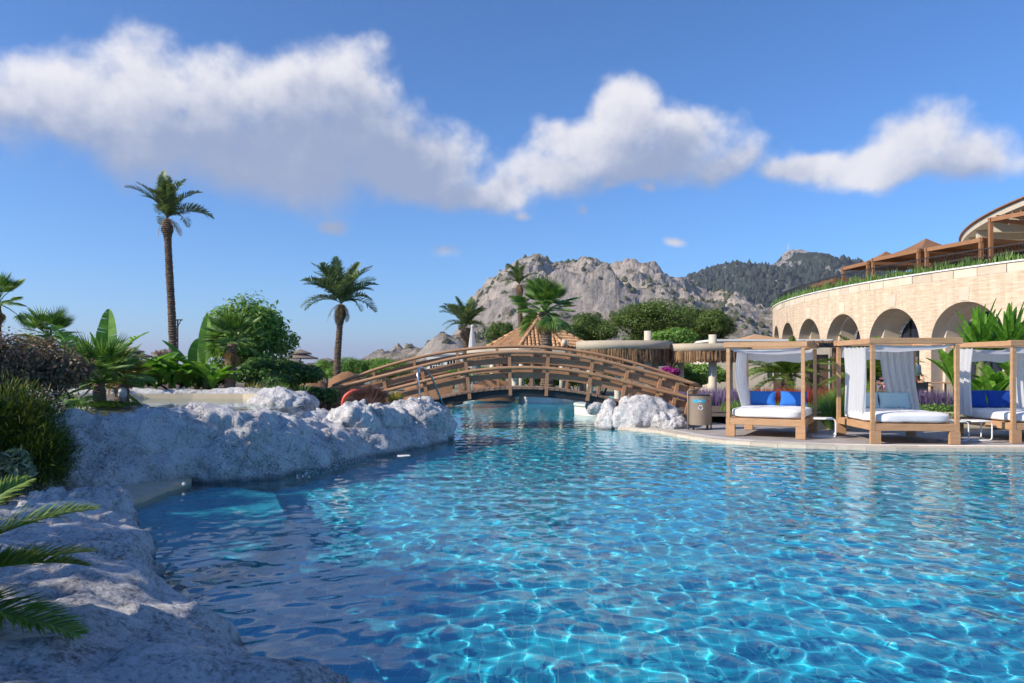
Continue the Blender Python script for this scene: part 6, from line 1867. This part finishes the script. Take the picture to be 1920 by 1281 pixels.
canvas_dome('brown canvas hood under the bridge crown', 925, 712, 34, .95, .95, 3)
canvas_dome('brown canvas hood leaning low left of the bridge post', 590, 715, 25, .55, 1.15, 4)

# closed white parasol
cp = thing('closed_parasol', 'closed white parasol standing left of the tiled pavilion', 'parasol', (XA(885.5, 40), 40, .1))
h = P(885, 612, 40).z - .1
MB().tube([(0, 0, 0), (0, 0, h)], .03, 8).build('pole', M['white_paint'], cp, True)
mb = MB(); n = 24; K = 10
vs = []
for j in range(K + 1):
    t = j / K; z = h - .06 - t * 2.15
    for i in range(n):
        a = 6.283 * i / n; rd = (.05 + .21 * t ** .8) * (1 + .22 * (1 if i % 3 == 0 else -.4)); vs.append((rd * math.cos(a), rd * math.sin(a), z))
mb.add(vs, [(j * n + i, j * n + (i + 1) % n, (j + 1) * n + (i + 1) % n, (j + 1) * n + i)[::-1] for j in range(K) for i in range(n)]); mb.build('folded_canopy', M['white_cloth'], cp, True)
MB().lathe([(.08, 0), (.06, .08), (.02, .14)], 10, (0, 0, h - .05)).build('finial', M['white_paint'], cp, True)

# ------------------------------------------------------------------ small things
ph = thing('pool_handrail', 'bent steel pool handrail on the rock under the left bridge rail', 'handrail', (0, 0, 0))
A, B = P(788, 748, 17.4), P(809, 706, 18.6); top = [P(783, 700, 17.4), P(785, 691, 17.6), P(791, 689.5, 17.8)]
MB().tube([A, P(784.5, 715, 17.4), *top, P(800, 697, 18.2), B, (B.x + .35, B.y + .5, .45)], .024, 10).build('tube', M['chrome'], ph, True)
MB().lathe([(.06, 0), (.06, .02), (.03, .03)], 12, tuple(A)).build('foot_flange', M['chrome'], ph, True)
lrg = thing('life_ring', 'coral life ring half hidden by the purple grass', 'life ring', tuple(P(668, 757, 17.3)), 0)
mb = MB(); n, k = 40, 12; vs = []
for i in range(n):
    a = 6.283 * i / n
    for j in range(k):
        b = 6.283 * j / k; rd = .30 + .05 * math.cos(b) * (1.0 + .05 * math.sin(a * 8)); vs.append((rd * math.cos(a), .05 * math.sin(b), rd * math.sin(a)))
mb.add(vs, [(i * k + j, i * k + (j + 1) % k, ((i + 1) % n) * k + (j + 1) % k, ((i + 1) % n) * k + j) for i in range(n) for j in range(k)]); o = mb.build('ring', M['orange_plastic'], lrg, True); o.rotation_euler = (R(12), 0, R(18))
sk = thing('skimmer_block', 'small white block at the waterline of the rock wall', 'block', tuple(P(757, 862, 13.9)))
MB().box((0, 0, .03), (.26, .2, .10), .2, .02).build('block', M['white_render'], sk)
bl = thing('bollard_light', 'round-topped grey bollard lamp under the yellowish palm', 'lamp', (XA(229.5, 13.4), 13.4, .98))
MB().lathe([(.045, 0), (.045, .16), (.07, .17), (.075, .26), (.06, .33), (.02, .36)], 16).build('body', M['grey_plastic'], bl, True)
rl = thing('rock_light', 'small round white fitting low on the rock wall', 'fitting', tuple(P(345, 908, 10.25)))
MB().lathe([(.03, 0), (.028, .012), (.012, .016)], 16).build('disc', M['white_paint'], rl, True, None, (R(80), 0, 0))
lp = thing('lamp_post', 'thin grey lamp post with two short arms right beside the tallest palm', 'lamp post', (XA(333, 31), 31, .1))
z = P(333, 600, 31).z - .1
MB().tube([(0, 0, 0), (0, 0, z)], .035, 8).build('pole', M['dark_steel'], lp, True)
MB().bar((-.18, 0, z), (.2, 0, z), .04, .05).build('arm', M['dark_steel'], lp); MB().bar((0, 0, z - .28), (.14, 0, z - .02), .03, .03).build('brace', M['dark_steel'], lp)
sg = MB().box((0, 0, 0), (.17, .012, .20)).build('card', M['white_paint'], None, False, tuple(P(1679, 750, 18.6)), (R(-20), 0, R(-10))); tag(sg, 'small white card standing on the planter wall behind the middle daybed', 'card')
# foam where the rock wall spills into the pool
g_ = np.random.default_rng(77); vs = []; fs = []
for i in range(1100):
    u = g_.random() ** .8; px_ = 555 + 150 * u; py_ = 896 - 40 * u + g_.normal(0, 4.0); Y = CZ * FPX / (py_ - HZ) - .02; s = g_.uniform(.003, .012)
    p = np.array([XA(px_, Y), Y, .008 + g_.random() ** 4 * .06 + .04]); k = len(vs) // 6 * 6
    for d in ((1, 0, 0), (-1, 0, 0), (0, 1, 0), (0, -1, 0), (0, 0, .6), (0, 0, -.6)): vs.append(p + np.array(d) * s * g_.uniform(.6, 1.6))
    fs += [(k + a, k + b, k + c) for a, b, c in ((0, 2, 4), (2, 1, 4), (1, 3, 4), (3, 0, 4), (2, 0, 5), (1, 2, 5), (3, 1, 5), (0, 3, 5))]
tag(obj('foam', mesh_np('foam', np.array(vs), np.array(fs), M['white_foam'], True)), 'white foam where water spills into the pool', 'foam', kind='stuff')

# ------------------------------------------------------------------ restaurant furniture and guests
def dining_table(label, loc, w, d):
    root = thing('dining_table', label, 'table', loc, R(-3), 'restaurant tables'); MB().box((0, 0, .73), (w, d, .045), 0, .008).build('top', M['timber'], root)
    for sx in (-1, 1):
        for sy in (-1, 1): MB().bar((sx * (w / 2 - .08), sy * (d / 2 - .08), 0), (sx * (w / 2 - .08), sy * (d / 2 - .08), .705), .06, .06).build('leg', M['brown_panel'], root)
def dining_chair(label, loc, rz):
    root = thing('dining_chair', label, 'chair', loc, rz, 'restaurant chairs'); MB().box((0, 0, .45), (.44, .44, .05), 0, .015).build('seat', M['white_paint'], root)
    for sx in (-1, 1):
        MB().bar((sx * .19, -.19, 0), (sx * .19, -.19, .424), .035, .035).build('leg', M['dark_steel'], root); MB().bar((sx * .19, .19, 0), (sx * .19, .22, .88), .035, .035).build('leg', M['dark_steel'], root)
    MB().box((0, .215, .72), (.40, .03, .26), 0, .01).build('backrest', M['dark_steel'], root)
TZ = .30
tf = poly_sheet('restaurant_terrace', [(9.5, 23.0), (24, 22.4), (26, 40), (15, 42), (9.5, 27)], .302, M['paver']); tag(tf, kind='structure')
dining_table('long timber dining table beside the guest in the pink shirt', (XA(1703, 25), 25.1, TZ), 1.5, .8)
dining_table('timber dining table deeper in the shade behind the guests', (XA(1745, 29), 29, TZ), 1.6, .8)
dining_chair('white-seated chair under the near edge of the long dining table', (XA(1684, 24.5), 24.5, TZ), R(180))
dining_chair('white-seated chair in the middle of the long dining table', (XA(1702, 24.5), 24.5, TZ), R(170))
dining_chair('white-seated chair at the right end of the long dining table', (XA(1719, 24.5), 24.45, TZ), R(185))
dining_chair('chair on which the guest in the pink shirt sits', (XA(1663, 25.0), 25.0, TZ), R(-95))


def person(name, label, loc, rz, joints, edges, radii, mats, zone, hair, group=None):
    """one continuous body grown over a skeleton; clothing colour by zone of the nearest joint"""
    root = thing(name, label, 'person', loc, rz, group)
    me = bpy.data.meshes.new('body_frame'); names = list(joints); me.from_pydata([joints[n] for n in names], [(names.index(a), names.index(b)) for a, b in edges], [])
    o = bpy.data.objects.new('body_frame', me); COL.objects.link(o)
    sk = o.modifiers.new('skin', 'SKIN'); sk.use_smooth_shade = True; o.modifiers.new('sub', 'SUBSURF').levels = 2
    lay = me.skin_vertices[0].data if len(me.skin_vertices) else None
    if lay is None:
        bm = bmesh.new(); bm.from_mesh(me); bm.verts.layers.skin.verify(); bm.to_mesh(me); bm.free(); lay = me.skin_vertices[0].data
    for i, n in enumerate(names): q = radii.get(n, .05); lay[i].radius = (q, q) if not isinstance(q, tuple) else q; lay[i].use_root = (n == 'pelvis')
    dg = bpy.context.evaluated_depsgraph_get(); em = bpy.data.meshes.new_from_object(o.evaluated_get(dg)); bpy.data.objects.remove(o)
    em.name = 'body'; em.materials.clear()
    for m_ in mats: em.materials.append(m_)
    # nearest point on the bones decides the zone
    for f in em.polygons:
        c = f.center; best = None
        for a, b in edges:
            A, B = Vector(joints[a]), Vector(joints[b]); t = max(0, min(1, (c - A).dot(B - A) / max(1e-9, (B - A).length_squared))); dd = (A.lerp(B, t) - c).length
            if best is None or dd < best[0]: best = (dd, a, b, t)
        f.material_index = zone(best[1], best[2], best[3]); f.use_smooth = True
    obj('body', em, root)
    hd = Vector(joints['head']); bm = bmesh.new(); bmesh.ops.create_icosphere(bm, subdivisions=3, radius=1)
    for v in bm.verts: v.co = Vector((v.co.x * .095, v.co.y * .105, v.co.z * .10)) * (1 + .06 * mnoise.noise(v.co * 4))
    bmesh.ops.delete(bm, geom=[v for v in bm.verts if v.co.z < -.02 and v.co.y < .02], context='VERTS')
    hm = bpy.data.meshes.new('hair'); bm.to_mesh(hm); bm.free(); hm.materials.append(hair); obj('hair', hm, root, hd + Vector((0, .015, .045)))
    return root


M['skin'] = mat('skin', (.50, .27, .17), (.45, .24, .15), 6, .6)
M['pink_shirt'] = mat('pink_shirt', (.62, .26, .40), (.56, .22, .35), 6, .85); M['khaki'] = mat('khaki_shorts', (.24, .21, .15), (.2, .17, .12), 6, .85)
M['hot_pink'] = mat('hot_pink_top', (.70, .03, .16), (.62, .02, .14), 6, .85); M['pale_blue'] = mat('pale_blue_shorts', (.35, .5, .62), (.3, .44, .55), 6, .85)
M['rust'] = mat('rust_shirt', (.22, .045, .035), (.18, .035, .03), 6, .85); M['dark_cloth'] = mat('dark_cloth', (.03, .03, .035), (.025, .025, .03), 6, .9)
M['teal_shirt'] = mat('grey_green_shirt', (.30, .40, .36), (.26, .35, .32), 6, .85); M['blue_shirt'] = mat('blue_shirt', (.10, .20, .55), (.08, .17, .48), 6, .85)
M['hair_dark'] = mat('dark_hair', (.03, .02, .014), (.02, .014, .01), 12, .6); M['hair_grey'] = mat('grey_hair', (.22, .19, .17), (.17, .15, .13), 12, .6)
ED = [('pelvis', 'belly'), ('belly', 'chest'), ('chest', 'neck'), ('neck', 'head'), ('head', 'crown'), ('chest', 'shl'), ('shl', 'ell'), ('ell', 'wrl'), ('wrl', 'hal'), ('chest', 'shr'), ('shr', 'elr'), ('elr', 'wrr'), ('wrr', 'har'), ('pelvis', 'hil'), ('hil', 'knl'), ('knl', 'anl'), ('anl', 'tol'), ('pelvis', 'hir'), ('hir', 'knr'), ('knr', 'anr'), ('anr', 'tor')]
RAD = dict(pelvis=(.155, .12), belly=(.145, .11), chest=(.16, .11), neck=.055, head=.088, crown=.07, shl=.062, ell=.045, wrl=.032, hal=.035, shr=.062, elr=.045, wrr=.032, har=.035, hil=.085, knl=.06, anl=.04, tol=.035, hir=.085, knr=.06, anr=.04, tor=.035)
SIT = dict(pelvis=(0, 0, .55), belly=(0, -.02, .74), chest=(0, -.06, .95), neck=(0, -.08, 1.12), head=(0, -.11, 1.24), crown=(0, -.11, 1.32), shl=(-.19, -.07, 1.03), ell=(-.22, -.20, .80), wrl=(-.16, -.42, .80), hal=(-.14, -.51, .80), shr=(.19, -.07, 1.03), elr=(.22, -.20, .80), wrr=(.16, -.42, .80), har=(.14, -.51, .80), hil=(-.10, -.06, .52), knl=(-.12, -.46, .52), anl=(-.12, -.46, .09), tol=(-.12, -.60, .04), hir=(.10, -.06, .52), knr=(.12, -.46, .52), anr=(.12, -.40, .09), tor=(.12, -.54, .04))
STAND = dict(pelvis=(0, 0, .95), belly=(0, 0, 1.12), chest=(0, 0, 1.32), neck=(0, 0, 1.48), head=(0, -.02, 1.60), crown=(0, -.02, 1.68), shl=(-.19, 0, 1.41), ell=(-.25, .02, 1.13), wrl=(-.22, -.14, .93), hal=(-.21, -.2, .86), shr=(.19, 0, 1.41), elr=(.25, .02, 1.13), wrr=(.22, -.14, .93), har=(.21, -.2, .86), hil=(-.10, 0, .90), knl=(-.11, -.03, .50), anl=(-.11, .02, .09), tol=(-.12, -.14, .04), hir=(.10, 0, .90), knr=(.11, -.03, .50), anr=(.11, .02, .09), tor=(.12, -.14, .04))


def zones(shorts):
    def z(a, b, t):
        if a in ('pelvis',) and b == 'belly': return 1 if t < .35 else 0
        if a in ('pelvis', 'hil', 'hir') and b in ('hil', 'hir', 'knl', 'knr'): return 1
        if a in ('knl', 'knr'): return 2 if shorts else 1
        if a in ('anl', 'anr'): return 3
        if a in ('ell', 'elr', 'wrl', 'wrr', 'neck', 'head'): return 2
        return 0
    return z


person('person', 'guest in a pink shirt and shorts seated sideways at the long dining table', (XA(1664, 25.0), 25.0, TZ), R(-95), SIT, ED, RAD, [M['pink_shirt'], M['khaki'], M['skin'], M['dark_cloth']], zones(True), M['hair_grey'])
person('person', 'guest in a hot pink top standing beside the grass left of the middle daybed', (XA(1541, 30.0), 30.0, .25), R(30), {k: (v[0] * .9, v[1] * .9, v[2] * .86) for k, v in STAND.items()}, ED, {k: (v * .9 if not isinstance(v, tuple) else (v[0] * .9, v[1] * .9)) for k, v in RAD.items()}, [M['hot_pink'], M['pale_blue'], M['skin'], M['dark_cloth']], zones(True), M['hair_dark'])
person('person', 'guest in a rust shirt seated in the shade behind the dining table', (XA(1705, 27.2), 27.2, TZ), R(10), SIT, ED, RAD, [M['rust'], M['dark_cloth'], M['skin'], M['dark_cloth']], zones(False), M['hair_dark'])
person('person', 'guest in a grey-green top standing half hidden by the right curtain', (XA(1717, 28.5), 28.5, TZ), R(20), STAND, ED, RAD, [M['teal_shirt'], M['dark_cloth'], M['skin'], M['dark_cloth']], zones(False), M['hair_grey'])
person('person', 'guest in a blue shirt seated left of the guest in pink', (XA(1650, 26.2), 26.2, TZ), R(60), SIT, ED, RAD, [M['blue_shirt'], M['dark_cloth'], M['skin'], M['dark_cloth']], zones(False), M['hair_dark'])
for lb, x, y, rz in (('chair on which the guest in the rust shirt sits', XA(1705, 27.2), 27.25, 10), ('chair on which the guest in the blue shirt sits', XA(1650, 26.2), 26.22, 60)): dining_chair(lb, (x, y, TZ), R(rz))

# ------------------------------------------------------------------ air
mb = MB().box((0, 11950, 225), (44000, 24500, 460))
hz = mb.build('haze', None); hz.data.materials.clear()
mh = bpy.data.materials.new('haze_air'); mh.use_nodes = True; mh.node_tree.nodes.clear()
_o = mh.node_tree.nodes.new('ShaderNodeOutputMaterial'); _v = mh.node_tree.nodes.new('ShaderNodeVolumePrincipled')
_v.inputs['Color'].default_value = (.80, .83, 1.0, 1); _v.inputs['Density'].default_value = .00009; _v.inputs['Anisotropy'].default_value = .2
mh.node_tree.links.new(_v.outputs[0], _o.inputs['Volume']); hz.data.materials.append(mh); tag(hz, kind='stuff')
